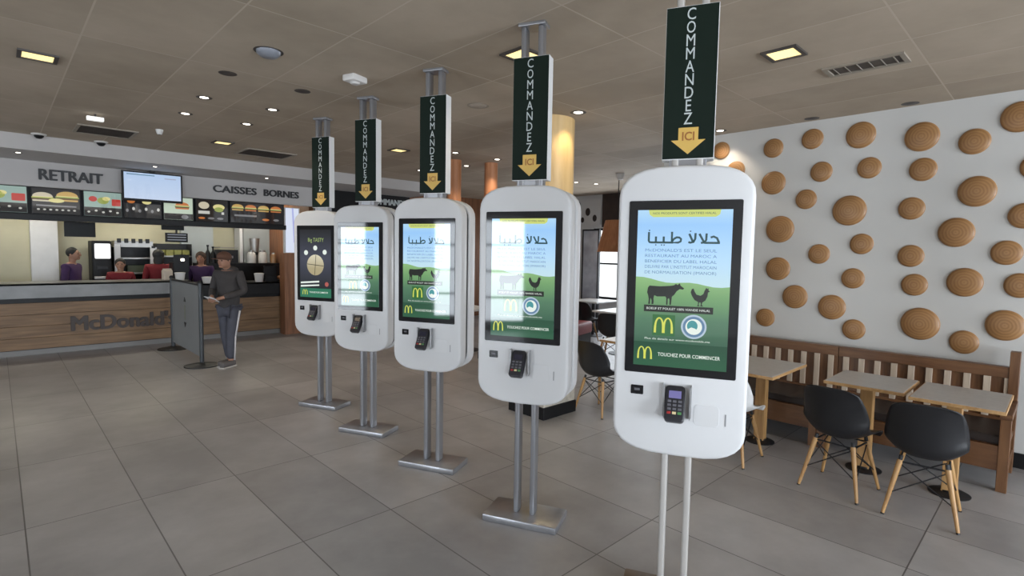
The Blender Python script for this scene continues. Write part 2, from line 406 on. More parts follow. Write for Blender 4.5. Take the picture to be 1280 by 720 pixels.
# wooden column with stone plinth
t = thing('wooden_column', 'pale wooden round column lit from above on a stone plinth behind the fourth kiosk', 'column', (4.07, 3.73, 0))
b = nb(); tube(b, (0, 0, .55), (0, 0, ZC), .27, seg=48, caps=False); obj('shaft', b, W_col, t, smooth='auto')
b = nb(); b6(b, -.24, .24, -.24, .24, .12, .56, .008); obj('plinth', b, mat('beige_stone', (.42, .38, .32), .6, noise=.18, nscale=18, bump=.2), t)
b = nb(); b6(b, -.25, .25, -.25, .25, 0, .12, .004); obj('kickplate', b, M_dark, t)
W_or = wood('reddish_wood', (.34, .13, .05), (.50, .22, .10), .5, 'z', 3)
for x, y, l in ((4.90, 6.33, 'slim reddish wooden round post beside the middle kiosk sign'), (5.43, 6.12, 'slim reddish wooden round post left of the fourth kiosk sign')):
    t = thing('wooden_post', l, 'column', (x, y, 0), group='slim wooden posts')
    b = nb(); tube(b, (0, 0, .1), (0, 0, ZC), .10, seg=24, caps=False); obj('shaft', b, W_or, t, smooth='auto')
    b = nb(); b6(b, -.12, .12, -.12, .12, 0, .1, .004); obj('foot', b, M_dark, t)

# ------------------------------------------------------------------ kiosks
def outline(hw, z0, z1, n=14, ct=.135, cb=.13):
    pts = []
    for k in range(n + 1):
        a = PI * k / n
        c = math.cos(a); s = math.sin(a)
        x = hw * math.copysign(abs(c) ** (2 / 3.4), c); z = z1 - ct + ct * abs(s) ** (2 / 2.1); pts.append((x, z))
    for k in range(n + 1):
        a = PI + PI * k / n
        c = math.cos(a); s = math.sin(a)
        x = hw * math.copysign(abs(c) ** (2 / 3.4), c); z = z0 + cb - cb * abs(s) ** (2 / 2.1); pts.append((x, z))
    return pts
def rect(u0, u1, w0, w1): return [(u0, w0), (u1, w0), (u1, w1), (u0, w1)]
def rrect(x0, x1, z0, z1, r, n=5):
    P = []
    for cx, cz, a0 in ((x1 - r, z1 - r, 0), (x0 + r, z1 - r, PI / 2), (x0 + r, z0 + r, PI), (x1 - r, z0 + r, 1.5 * PI)):
        for k in range(n + 1): a = a0 + PI / 2 * k / n; P.append((cx + r * math.cos(a), cz + r * math.sin(a)))
    return P
def strip(bm, path, w, y):
    """ribbon along path in xz, width per point"""
    L, R = [], []
    for i, (x, z) in enumerate(path):
        a = path[max(i - 1, 0)]; c = path[min(i + 1, len(path) - 1)]
        dx, dz = c[0] - a[0], c[1] - a[1]; l = math.hypot(dx, dz) or 1; nx, nz = -dz / l, dx / l
        ww = w[i] if isinstance(w, (list, tuple)) else w
        L.append(bm.verts.new((x + nx * ww / 2, y, z + nz * ww / 2))); R.append(bm.verts.new((x - nx * ww / 2, y, z - nz * ww / 2)))
    for i in range(len(path) - 1):
        f = bm.faces.new((L[i], R[i], R[i + 1], L[i + 1])); f.normal_update()
        if f.normal.y > 0: f.normal_flip()
def arches(bm, cx, cz, w, h, y):
    for s in (-1, 1):
        path = []; ws = []
        for k in range(21):
            t = k / 20; a = PI * t
            x = cx + s * (w * .25 + w * .235 * math.cos(a)); z = cz - h / 2 + h * .97 * (math.sin(a) ** .62 if math.sin(a) > 0 else 0)
            if t > .5: pass
            path.append((x, z)); ws.append(w * (.085 + .05 * (1 - math.sin(a))))
        strip(bm, path, ws, y)
COW = [(0, .60), (.02, .85), (.06, .95), (.35, .93), (.62, .97), (.72, 1.0), (.78, 1.08), (.82, 1.02), (.88, 1.12), (.90, 1.0), (1.0, .86), (.97, .80), (.88, .82), (.80, .70), (.74, .52),
       (.68, .42), (.67, .20), (.66, 0), (.62, 0), (.62, .25), (.60, .34), (.57, .30), (.57, 0), (.53, 0), (.53, .35), (.50, .42), (.28, .40), (.20, .46), (.18, .30), (.19, .15), (.18, 0), (.13, 0), (.13, .2), (.10, .32),
       (.09, .18), (.09, 0), (.04, 0), (.05, .25), (.03, .45)]
HEN = [(0, .78), (.05, .96), (.14, 1.0), (.20, .84), (.30, .66), (.52, .60), (.66, .70), (.72, .90), (.80, 1.06), (.86, 1.0), (.92, 1.05), (.92, .92), (1.0, .86), (.90, .80), (.88, .58), (.78, .34), (.62, .22), (.60, .08), (.68, 0),
       (.52, 0), (.55, .10), (.53, .22), (.46, .22), (.44, .08), (.50, 0), (.36, 0), (.40, .10), (.40, .24), (.22, .34), (.10, .52), (.05, .62)]
EB = 1.2
S_sky = screen_mat('poster_sky', [(0, (.52, .72, .80)), (.35, (.44, .68, .92)), (.8, (.30, .56, .90)), (1, (.42, .66, .88))], 2, 1.52, 1.844, EB)
S_grass = screen_mat('poster_meadow', [(0, (.03, .10, .06)), (.4, (.07, .18, .10)), (.75, (.15, .33, .13)), (1, (.24, .45, .18))], 2, 1.25, 1.54, EB)
S_band = screen_mat('poster_dark_green', [(0, (.016, .10, .045)), (1, (.008, .06, .03))], 2, 1.154, 1.27, EB)
S_yellow = screen_mat('poster_yellow_tab', [(0, (.55, .62, .16))], strength=EB)
S_ink = screen_mat('poster_dark_ink', [(0, (.02, .09, .11))], strength=.8)
S_ink2 = screen_mat('poster_blue_ink', [(0, (.10, .24, .40))], strength=EB)
S_black = screen_mat('poster_black', [(0, (.006, .012, .008))], strength=.6)
S_white = screen_mat('poster_white', [(0, (.75, .82, .76))], strength=EB)
S_gold = screen_mat('poster_gold', [(0, (.62, .66, .10))], strength=EB)
S_sq = screen_mat('poster_green_square', [(0, (.02, .13, .03))], strength=EB)
S_ring = screen_mat('poster_ring', [(0, (.42, .52, .62))], strength=EB)
S_ring2 = screen_mat('poster_blue_ring', [(0, (.10, .20, .34))], strength=EB)
S_teal = screen_mat('poster_teal', [(0, (.05, .28, .30))], strength=EB)
DW, DZ0, DZ1 = .391, 1.154, 1.844
def U(u): return -DW / 2 + DW * u
def V(v): return DZ1 - (DZ1 - DZ0) * v
YF = -.122
def circ(cx, cz, r, n=28, sx=1.): return [(cx + r * sx * math.cos(2 * PI * k / n), cz + r * math.sin(2 * PI * k / n)) for k in range(n)]
def kufi(disp, y):
    """two word heading in squared Arabic strokes; units: 0..730 wide, 0..125 high"""
    x0 = U(.11); k = DW * .77 / 730; zb = V(.205)
    def P(*p): return [(x0 + (a - 200) * k, zb + (325 - b_) * k) for a, b_ in p]
    w = 22 * k
    left = [P((218, 215), (218, 308), (226, 322), (245, 325), (470, 325)), P((292, 325), (292, 262)), P((372, 325), (372, 262)),
            P((455, 212), (455, 325), (520, 325), (545, 312), (548, 288), (530, 272), (505, 270), (478, 285), (458, 312))]
    right = [P((628, 232), (668, 318)), P((690, 225), (688, 285), (672, 318), (640, 325), (622, 318)),
             P((728, 232), (775, 318)), P((798, 228), (796, 295), (780, 322), (745, 325)), P((780, 325), (930, 325)), P((838, 270), (868, 260), (900, 275), (922, 325))]
    for paths, dots in ((left, ((292, 352), (352, 352), (378, 352), (222, 198))), (right, ((640, 206),))):
        b = nb()
        for path in paths: strip(b, path, w, y)
        for cx, cz in dots:
            flat(b, [(x0 + (cx - 200) * k + 9 * k * math.cos(a), zb + (325 - cz) * k + 9 * k * math.sin(a)) for a in [PI / 4 + i * PI / 2 for i in range(4)]], y)
        obj('heading_word', b, S_ink, disp)
def poster_halal(disp, y):
    s = .0006
    hill = [(U(0), DZ0), (U(1), DZ0)] + [(U(1 - k / 12), V(.475 - .045 * (k / 12) ** 1.5 + .008 * math.sin(k))) for k in range(13)]
    fl('meadow', hill, S_grass, disp, y - s)
    fl('bottom_band', rect(U(0), U(1), V(1), V(.845)), S_band, disp, y - 2 * s)
    tab = [(U(.12), V(0)), (U(.13), V(.03)), (U(.17), V(.045)), (U(.83), V(.045)), (U(.87), V(.03)), (U(.88), V(0))]
    fl('yellow_tab', tab, S_yellow, disp, y - 2 * s)
    text('tab_text', 'NOS PRODUITS SONT CERTIFIES HALAL', .013, S_ink, disp, (0, y - 3 * s, V(.022)), width=.26, ext=0)
    # Arabic heading in presentation forms, drawn left to right as it is seen
    kufi(disp, y - 3 * s)
    for i, l in enumerate(("McDONALD'S EST LE SEUL", 'RESTAURANT AU MAROC A', 'BENEFICIER DU LABEL HALAL', "DELIVRE PAR L'INSTITUT MAROCAIN", 'DE NORMALISATION (IMANOR)')):
        text('body_text', l, .0185, S_ink2, disp, (U(.475), y - 3 * s, V(.255 + .0350 * i)), width=DW * .76, ext=0)
    b = nb(); flat(b, [(U(.13 + .40 * x), V(.60 - .125 * z)) for x, z in COW], y - 3 * s); obj('cow', b, S_black, disp)
    b = nb(); flat(b, [(U(.60 + .20 * x), V(.60 - .11 * z)) for x, z in HEN], y - 3 * s); obj('hen', b, S_black, disp)
    fl('black_strip', rect(U(.10), U(.84), V(.648), V(.605)), S_black, disp, y - 3 * s)
    text('strip_text', 'BOEUF ET POULET 100% VIANDE HALAL', .014, S_white, disp, (U(.47), y - 4 * s, V(.627)), width=DW * .68, ext=0)
    fl('green_square', rect(U(.20), U(.445), V(.80), V(.665)), S_sq, disp, y - 3 * s)
    b = nb(); arches(b, U(.322), V(.733), DW * .19, .068, y - 4 * s); obj('golden_arches', b, S_gold, disp)
    fl('seal_ring', circ(U(.645), V(.732), DW * .135), S_ring, disp, y - 3 * s)
    fl('seal_rim', circ(U(.645), V(.732), DW * .115), S_ring2, disp, y - 4 * s)
    fl('seal_disc', circ(U(.645), V(.732), DW * .088), S_white, disp, y - 5 * s)
    fl('seal_leaf', circ(U(.63), V(.727), DW * .062, sx=.9), S_teal, disp, y - 6 * s)
    fl('seal_wave', [(U(.58), V(.75)), (U(.62), V(.735)), (U(.66), V(.742)), (U(.69), V(.752)), (U(.66), V(.765)), (U(.61), V(.765))], S_white, disp, y - 7 * s)
    text('line_text', 'Plus de details sur www.mcdonalds.ma', .012, S_white, disp, (U(.47), y - 4 * s, V(.822)), width=DW * .70, ext=0)
    b = nb(); arches(b, U(.125), V(.917), DW * .15, .055, y - 4 * s); obj('golden_arches', b, S_gold, disp)
    text('prompt_text', 'TOUCHEZ POUR COMMENCER', .022, S_white, disp, (U(.60), y - 4 * s, V(.922)), width=DW * .66, ext=0, off=.0002)
S_night = screen_mat('poster_night', [(0, (.01, .012, .016)), (.5, (.05, .055, .085)), (1, (.008, .010, .012))], 2, 1.25, 1.844, EB)
S_bun = screen_mat('poster_bun', [(0, (.40, .34, .20)), (1, (.72, .68, .52))], 2, 1.45, 1.62, EB)
S_lime = screen_mat('poster_lime', [(0, (.35, .48, .14))], strength=EB)
S_green2 = screen_mat('poster_band_green', [(0, (.02, .16, .09))], strength=EB)
def poster_burger(disp, y):
    s = .0006
    text('title_text', 'Big TASTY', .055, S_lime, disp, (U(.52), y - s, V(.155)), width=DW * .50, ext=0)
    fl('burger', circ(U(.5), V(.52), DW * .27), S_bun, disp, y - s)
    b = nb()
    for k in range(4): a = PI / 4 + k * PI / 2; strip(b, [(U(.5), V(.52)), (U(.5) + DW * .26 * math.cos(a + .7), V(.52) + DW * .26 * math.sin(a + .7))], .006, y - 2 * s)
    obj('cut_line', b, S_black, disp)
    for u, v in ((.2, .34), (.5, .27), (.80, .33)): fl('garnish', circ(U(u), V(v), DW * .065, 14), S_white, disp, y - s)
    fl('white_bar', [(U(.02), V(.80)), (U(.62), V(.775)), (U(.62), V(.75)), (U(.02), V(.775))], S_white, disp, y - s)
    fl('white_bar', [(U(.02), V(.85)), (U(.62), V(.825)), (U(.62), V(.805)), (U(.02), V(.825))], S_white, disp, y - s)
    fl('red_mark', circ(U(.86), V(.80), DW * .06, 14), screen_mat('poster_red', [(0, (.5, .12, .10))]), disp, y - s)
    fl('bottom_band', rect(U(0), U(1), V(1), V(.865)), S_green2, disp, y - s)
    b = nb(); arches(b, U(.16), V(.925), DW * .15, .05, y - 2 * s); obj('golden_arches', b, S_gold, disp)
    text('prompt_text', 'TOUCHEZ POUR COMMENCER', .022, S_white, disp, (U(.60), y - 2 * s, V(.925)), width=DW * .60, ext=0, off=.0002)
def kiosk(x, y, a, label, poster, near=False, sign_top=2.785):
    t = thing('order_kiosk', label, 'ordering kiosk', (x, y, 0), math.radians(a), 'touch screen ordering kiosks in a row')
    # plate
    b = nb(); box(b, (0, 0, .022), (.47, .262, .044), bev=.008); obj('base_plate', b, M_plate_refl if near else M_steel, t, smooth='auto')
    for s in (-1, 1):
        b = nb(); box(b, (s * .052, 0, (.044 + ZC - .02) / 2), (.030, .075, ZC - .064), bev=.009, seg=3)
        obj('post', b, M_steelL if near else M_steel, t, smooth='auto')
    b = nb(); box(b, (0, 0, ZC - .010), (.165, .10, .02), bev=.004); obj('ceiling_plate', b, M_steel, t)
    b = nb(); box(b, (0, .0, 2.06), (.16, .06, .05), bev=.003); obj('neck_bracket', b, M_steel, t)
    O = outline(.282, .752, 2.036)
    b = nb(); prism(b, O, YF, -.020, bev=.016); obj('front_shell', b, M_white, t, smooth='auto')
    b = nb(); prism(b, O, .020, .122, bev=.016); obj('rear_shell', b, M_white, t, smooth='auto')
    b = nb(); prism(b, outline(.268, .768, 2.020), -.022, .022); obj('core', b, M_core, t, smooth='auto')
    # screens (front with poster, rear dark)
    b = nb(); prism(b, rrect(-.234, .234, 1.119, 1.885, .008), YF - .004, YF + .02, bev=.0015, seg=1); fr = obj('screen_bezel', b, M_glass, t)
    disp = fl('display', rect(U(0), U(1), DZ0, DZ1), S_sky if poster is poster_halal else S_night, fr, YF - .0046)
    # sub-parts of the lit display sit on the bezel
    poster(fr, YF - .0046)
    b = nb(); prism(b, rrect(-.234, .234, 1.119, 1.885, .008), .118, .126, bev=.0015, seg=1); obj('rear_screen', b, M_glass, t)
    # scanner window
    b = nb(); prism(b, rrect(-.203, -.148, 1.019, 1.060, .004), YF - .004, YF + .01, bev=.001, seg=1); sc = obj('scanner_window', b, M_glass, t)
    b = nb(); b6(b, -.187, -.163, YF - .0046, YF - .004, 1.036, 1.047); obj('scanner_lens', b, mat('grey_lens', (.12, .12, .13), .2), sc)
    # receipt slot and recess
    b = nb(); prism(b, rrect(.198, .203, .915, .968, .002), YF - .001, YF + .01); obj('receipt_slot', b, mat('slot_grey', (.25, .25, .26), .5), t)
    b = nb(); prism(b, rrect(.07, .175, .905, 1.0, .02), YF - .0012, YF + .01, bev=.001, seg=1); obj('receipt_flap', b, M_white, t, smooth='auto')
    # payment terminal in its cradle
    R = Euler((math.radians(-30), 0, 0))
    b = nb()
    for s in (-1, 1):
        prism(b, [(s * .052, .93), (s * .052, 1.075), (s * .060, 1.082), (s * .060, .945)], YF - .035, YF + .01)
    obj('terminal_cradle', b, mat('cradle_grey', (.34, .34, .35), .35, .4), t)
    b = nb(); prism(b, rrect(-.041, .041, -.080, .080, .016), -.018, .018, bev=.006); tm = obj('card_terminal', b, mat('terminal_black', (.022, .022, .028), .35), t, loc=(-.008, YF - .034, .998), rot=R, smooth='auto')
    b = nb(); prism(b, rect(-.026, .026, .022, .055), -.0188, -.017); obj('terminal_screen', b, screen_mat('terminal_lcd', [(0, (.20, .19, .46))]) if near else mat('terminal_lcd_dim', (.03, .03, .05), .2), tm)
    for r in range(4):
        b = nb()
        for c in range(3): box(b, (-.022 + .022 * c, -.019, .008 - .017 * r), (.015, .003, .010), bev=.001)
        if r < 3: obj('key_row', b, mat('key_grey', (.13, .13, .15), .4), tm)
        else:
            b.free()
            for c, (n, cc) in enumerate((('red_key', (.35, .03, .03)), ('yellow_key', (.75, .62, .35)), ('green_key', (.10, .28, .10)))):
                b = nb(); box(b, (-.022 + .022 * c, -.019, .008 - .017 * r), (.016, .003, .011), bev=.001); obj(n, b, mat(n, cc, .4), tm)
    # hanging sign COMMANDEZ ICI
    z0, z1 = 2.072, sign_top; H = z1 - z0
    b = nb(); box(b, (0, 0, (z0 + z1) / 2), (.22, .078, H), bev=.003); sg = obj('sign_box', b, M_signside, t)
    fl('sign_face', rect(-.108, .108, z0 + .004, z1 - .003), M_green, sg, -.0398)
    for i, ch in enumerate('COMMANDEZ'):
        me = textmesh(ch, .072, None, .0004, .0, .80)
        xs = [v.co.x for v in me.vertices]; zs = [v.co.z for v in me.vertices]
        me.transform(Matrix.Diagonal((min(1, .036 / (max(xs) - min(xs))), 1, .050 / (max(zs) - min(zs)), 1)) @ Matrix.Translation((-(max(xs) + min(xs)) / 2, 0, -(max(zs) + min(zs)) / 2)))
        obj('letter', me, M_letter, sg, (-.004, -.0404, z1 - H * (.055 + .0845 * i)))
    az1 = z1 - H * .79; az0 = z1 - H * .965; am = (az1 + az0) / 2 + .004
    ar = fl('arrow', [(-.042, az1), (.042, az1), (.042, am), (.073, am), (0, az0), (-.073, am), (-.042, am)], M_arrow, sg, -.0402)
    text('arrow_text', 'ICI', .052, M_brownink, sg, (0, -.0406, am + .014), width=.052, ext=.0002, off=.001)
    return t
KS = [(2.455, 5.362, -64.6, 'white ordering kiosk farthest from the camera, showing a dark burger poster', poster_burger),
      (2.400, 4.340, -64.1, 'second farthest white ordering kiosk, standing between the dark poster one and the middle one', poster_halal),
      (2.384, 3.314, -64.6, 'middle white ordering kiosk of the row of five', poster_halal),
      (2.315, 2.247, -64.9, 'second nearest white ordering kiosk, left of the largest one', poster_halal),
      (2.258, 1.214, -64.4, 'nearest and largest white ordering kiosk with cow and hen poster in full view', poster_halal)]
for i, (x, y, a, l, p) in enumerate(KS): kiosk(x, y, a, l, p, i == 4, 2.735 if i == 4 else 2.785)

# ------------------------------------------------------------------ right wall discs
DISC = [(2.724, 2.804, .093), (2.554, 2.57, .1), (2.173, 2.76, .097), (1.808, 2.803, .098), (2.156, 2.405, .119), (1.714, 2.477, .097), (1.837, 2.219, .097), (2.069, 1.928, .136), (1.457, 2.092, .141), (1.399, 2.783, .121),
        (.94, 2.703, .125), (.589, 2.615, .104), (.325, 2.770, .119), (1.317, 2.475, .097), (.917, 2.421, .10), (.551, 2.208, .125), (.98, 2.089, .098), (.664, 1.875, .123), (.255, 1.999, .1), (.21, 2.375, .098), (2.07, 1.523, .118),
        (1.695, 1.68, .096), (1.341, 1.778, .096), (1.395, 1.455, .096), (1.893, 1.246, .118), (1.558, 1.169, .120), (2.171, 1.007, .094), (1.364, .974, .096), (.963, 1.673, .097), (.924, 1.421, .096), (.586, 1.46, .120),
        (.343, 1.709, .098), (.25, 1.452, .098), (.866, 1.082, .141), (.563, .96, .098), (.319, 1.128, .123)]
rows = sorted(range(len(DISC)), key=lambda i: -DISC[i][1])
hw = ['large', 'medium', 'small']
def size(r): return 'large' if r > .13 else ('medium sized' if r > .11 else 'small')
SPECIAL = {0: 'small wooden wall disc at the upper far left, beside the nearest kiosk sign', 1: 'wooden wall disc mostly hidden by the top of the nearest kiosk',
 2: 'small wooden disc near the ceiling, first one clear of the nearest sign', 3: 'small wooden disc near the ceiling, second one clear of the nearest sign', 4: 'medium wooden disc close right of the nearest kiosk top corner',
 5: 'small wooden disc below the second ceiling disc, right of the kiosk corner disc', 6: 'small wooden disc just above left of the large central left disc', 7: 'large wooden disc right of the nearest kiosk at its screen top height',
 8: 'large wooden disc in the left middle of the wall', 9: 'medium wooden disc near the ceiling, third one clear of the nearest sign', 10: 'medium wooden disc near the ceiling above a smaller disc, fourth in the top row',
 11: 'small wooden disc near the ceiling, fifth in the top row', 12: 'medium wooden disc cut by the upper right photo edge, highest of all', 13: 'small wooden disc directly below the third ceiling disc',
 14: 'small wooden disc directly below the fourth ceiling disc', 15: 'medium wooden disc below the fifth ceiling disc, right side of the wall', 16: 'small wooden disc in the wall middle, left above a medium one',
 17: 'medium wooden disc at the right middle, above the one with a centre mark', 18: 'small wooden disc cut by the right photo edge at mid height', 19: 'wooden disc of which only a sliver shows at the right photo edge',
 20: 'medium wooden disc close right of the nearest kiosk, at poster heading height', 21: 'small wooden disc right of the kiosk, left of and below the large left middle disc', 22: 'small wooden disc directly below the large left middle disc',
 23: 'small wooden disc in the third row above the bench, above right of two medium ones', 24: 'medium wooden disc low on the left, above the smallest low disc', 25: 'medium wooden disc low, between two tables left of centre',
 26: 'lowest left small wooden disc, right against the nearest kiosk edge', 27: 'small wooden disc just above the bench rail, left of the big low one', 28: 'small wooden disc in the wall middle, upper of a vertical pair',
 29: 'small wooden disc in the wall middle, lower of a vertical pair', 30: 'medium wooden disc with a dark centre mark, right of the vertical pair', 31: 'small wooden disc at the right, above a disc cut by the photo edge',
 32: 'small wooden disc cut by the right photo edge, above the low right medium one', 33: 'large wooden disc low above the bench, biggest of the lowest row', 34: 'small wooden disc just above the bench rail, lowest on the right', 35: 'medium wooden disc low at the right photo edge above the end of the bench'}
for i, (y, z, r) in enumerate(DISC):
    b = nb(); prof = [(r, 0), (r, .010)] + [(r * math.cos(a), .010 + r * .24 * math.sin(a)) for a in [PI / 2 * k / 8 for k in range(1, 9)]]
    prof[-1] = (0, prof[-1][1]); lathe(b, prof, seg=40)
    o = obj('wooden_disc', b, W_disc, None, (5.812, y, z), rot=(PI / 2 * 0, -PI / 2, random.uniform(0, 0)), smooth='auto')
    tag(o, SPECIAL[i], 'wall decoration', 'round wooden discs on the white wall')

# ------------------------------------------------------------------ benches
M_slat = wood('pale_beige_slats', (.42, .33, .25), (.56, .46, .36), .5, 'z', 4)
def bench(y0, y1, label, ends):
    t = thing('slatted_bench', label, 'bench', (5.42, (y0 + y1) / 2, 0), 0, 'slatted wooden benches along the wall')
    ox, oy = 5.42, (y0 + y1) / 2; L = y1 - y0
    def bx(x0, x1, a0, a1, z0, z1, bev=.003): b = nb(); b6(b, x0 - ox, x1 - ox, a0 - oy, a1 - oy, z0, z1, bev); return b
    obj('top_rail', bx(5.62, 5.70, y0, y1, .735, .82), W_bench, t)
    obj('lower_rail', bx(5.63, 5.69, y0, y1, .34, .42), W_bench, t)
    obj('back_panel', bx(5.650, 5.680, y0, y1, .42, .735, .001), W_benchz, t)
    n = int(round(L / .12))
    for k in range(n):
        c = y0 + L * (k + .5) / n
        obj('back_slat', bx(5.622, 5.650, c - .022, c + .022, .42, .735, .002), M_slat, t)
    obj('seat_cushion', bx(5.10, 5.63, y0 + .02, y1 - .02, .335, .40, .012), M_cush, t)
    obj('front_board', bx(5.09, 5.12, y0, y1, .15, .33), W_bench, t)
    obj('seat_board', bx(5.12, 5.66, y0 + .01, y1 - .01, .30, .335), W_bench, t)
    for yy in ([y0 + .03, y1 - .03]):
        obj('leg', bx(5.085, 5.155, yy - .03, yy + .03, 0, .30 if not (ends and yy < y0 + .1) else .53), W_benchz, t)
        obj('leg', bx(5.613, 5.708, yy - .03, yy + .03, 0, .34 if not (ends and yy < y0 + .1) else .945), W_benchz, t)
    if ends:
        obj('armrest', bx(5.06, 5.63, y0 - .005, y0 + .065, .53, .57), W_bench, t)
        obj('side_rail', bx(5.155, 5.62, y0 + .005, y0 + .045, .12, .19), W_bench, t)
bench(.205, 1.43, 'brown slatted wooden bench with armrest at its right end, behind the two right tables', True)
bench(1.435, 2.85, 'brown slatted wooden bench without armrest, behind the left table and the nearest kiosk', False)

# ------------------------------------------------------------------ tables
def table(x0, x1, y0, y1, fx, fy, label, group='small grey topped cafe tables by the bench', top=None):
    t = thing('cafe_table', label, 'table', (fx, fy, 0), 0, group)
    b = nb(); b6(b, x0 - fx, x1 - fx, y0 - fy, y1 - fy, .690, .712, .002); obj('tabletop', b, W_edge, t)
    b = nb(); b6(b, x0 - fx + .008, x1 - fx - .008, y0 - fy + .008, y1 - fy - .008, .712, .7155); obj('laminate', b, top or M_lam, t)
    b = nb(); box(b, (0, .0, .35), (.075, .085, .68), bev=.003); obj('post', b, W_light, t)
    b = nb(); box(b, (.0, 0, .68), (.30, .30, .02), bev=.002); obj('top_bracket', b, W_light, t)
    b = nb(); lathe(b, [(0, 0), (.120, 0), (.122, .006), (.11, .012), (.05, .02), (.05, .03), (0, .03)]); obj('foot_disc', b, M_iron, t, smooth='auto')
    return t
table(4.30, 5.08, 1.53, 2.10, 4.87, 1.82, 'grey topped cafe table half hidden behind the nearest kiosk, beside the white chair')
table(4.52, 5.08, .735, 1.24, 4.84, 1.016, 'grey topped cafe table, middle one of three along the disc wall bench')
table(4.45, 5.08, .205, .70, 4.79, .485, 'grey topped cafe table at the right end of the bench beside the armrest')
table(4.72, 5.30, 2.95, 3.50, 5.0, 3.2, 'white topped cafe table in the gap left of the nearest kiosk, behind a black chair', top=M_whiteseat)

# ------------------------------------------------------------------ chairs
def shell_bm():
    prof = [(.235, .375), (.225, .398), (.15, .400), (.05, .385), (-.06, .382), (-.14, .400), (-.185, .445), (-.205, .51), (-.222, .59), (-.240, .67), (-.258, .735), (-.266, .765)]
    hwd = [.165, .185, .198, .203, .207, .212, .214, .212, .206, .196, .176, .140]
    rise = [0, .012, .035, .06, .085, .10, .085, .05, .02, 0, 0, 0]; fwd = [0, 0, 0, 0, .01, .03, .065, .085, .08, .065, .045, .02]
    # resample
    def smp(a, t):
        i = min(int(t), len(a) - 2); f = t - i
        p = [a[max(i - 1, 0)], a[i], a[i + 1], a[min(i + 2, len(a) - 1)]]
        return .5 * (2 * p[1] + (p[2] - p[0]) * f + (2 * p[0] - 5 * p[1] + 4 * p[2] - p[3]) * f * f + (3 * p[1] - p[0] - 3 * p[2] + p[3]) * f ** 3)
    px = [p[0] for p in prof]; pz = [p[1] for p in prof]; nv, nu = 34, 20; b = nb(); G = []
    for j in range(nv + 1):
        t = (len(prof) - 1) * j / nv; row = []
        for i in range(nu + 1):
            u = -1 + 2 * i / nu; w = smp(hwd, t)
            row.append(b.verts.new((smp(px, t) + smp(fwd, t) * abs(u) ** 2.2, w * u, smp(pz, t) + smp(rise, t) * abs(u) ** 2.6 - .02 * abs(u) ** 3 * max(0, t - 8.5) / 2.5)))
        G.append(row)
    for j in range(nv):
        for i in range(nu): b.faces.new((G[j][i], G[j][i + 1], G[j + 1][i + 1], G[j + 1][i]))
    bmesh.ops.recalc_face_normals(b, faces=b.faces)
    bmesh.ops.solidify(b, geom=b.faces[:], thickness=.008)
    return b
def chair(label, m, group):
    t = thing('shell_chair', label, 'chair', (0, 0, 0), 0, group)
    obj('seat_shell', shell_bm(), m, t, smooth=True)
    for sx, sy in ((1, 1), (1, -1), (-1, 1), (-1, -1)):
        b = nb(); tube(b, (sx * .195, sy * .19, 0), (sx * .115, sy * .12, .355), .010, .017, 14); lg = obj('leg', b, W_light, t, smooth='auto')
        b = nb(); tube(b, (sx * .1952, sy * .1902, 0), (sx * .193, sy * .188, .009), .011, .011, 12); obj('foot_cap', b, M_iron, lg)
    b = nb()
    for s in (-1, 1):
        tube(b, (s * .165, .165, .14), (s * .118, -.125, .335), .004, seg=8); tube(b, (s * .165, -.165, .14), (s * .118, .125, .335), .004, seg=8)
        tube(b, (.165, s * .165, .14), (-.118, s * .125, .335), .004, seg=8); tube(b, (-.165, s * .165, .14), (.118, s * .125, .335), .004, seg=8)
        tube(b, (.12, s * .125, .345), (-.12, s * .125, .345), .006, seg=8); tube(b, (s * .12, .125, .345), (s * .12, -.125, .345), .006, seg=8)
    obj('wire_brace', b, M_iron, t)
    b = nb()
    for sx in (-1, 1):
        for sy in (-1, 1): tube(b, (sx * .118, sy * .122, .345), (sx * .11, sy * .115, .385), .012, seg=10)
    obj('seat_mount', b, M_iron, t)
    return t
GB = 'black shell chairs'
c0 = chair('black moulded chair with wooden legs at the rightmost cafe table', M_blackseat, GB); c0.location = (4.285, .565, 0); c0.rotation_euler = (0, 0, math.radians(5))
def place(x, y, a, label, src=c0):
    c = copy_tree(src); c.location = (x, y, 0); c.rotation_euler = (0, 0, math.radians(a)); c['label'] = label; return c
place(4.31, 1.05, -6.6, 'black moulded chair with wooden legs at the middle cafe table')
cw = chair('white moulded chair with wooden legs peeking out from behind the nearest kiosk', M_whiteseat, 'white shell chairs'); cw.location = (4.30, 1.84, 0); cw.rotation_euler = (0, 0, math.radians(1))
place(4.50, 3.30, -4, 'black moulded chair seen in the gap between the two nearest kiosks')

# ------------------------------------------------------------------ far seating corner
M_red = mat('red_upholstery', (.20, .02, .02), .5, noise=.1)
def fartable(x, y, label, w=.7):
    t = thing('round_edge_table', label, 'table', (x, y, 0), 0, 'far tables by the window')
    b = nb(); box(b, (0, 0, .70), (w, w, .03), bev=.01); obj('tabletop', b, M_whiteseat, t)
    b = nb(); tube(b, (0, 0, .02), (0, 0, .69), .03); obj('post', b, M_iron, t)
    b = nb(); lathe(b, [(0, 0), (.2, 0), (.2, .01), (.03, .03), (0, .03)]); obj('foot_disc', b, M_iron, t)
fartable(7.40, 5.05, 'white table by the far window, nearer one'); fartable(8.6, 6.55, 'white table close to the far window, farther one')
fartable(5.65, 6.9, 'table far behind the middle kiosks')
place(6.75, 4.75, 20, 'black chair at the nearer of the far window tables, its camera side')
place(7.9, 6.2, 10, 'black chair at the farther of the window tables')
place(8.2, 5.1, 200, 'black chair on the window side of the nearer far table')
place(5.05, 5.55, 60, 'black chair far behind the middle kiosk, near the reddish posts')
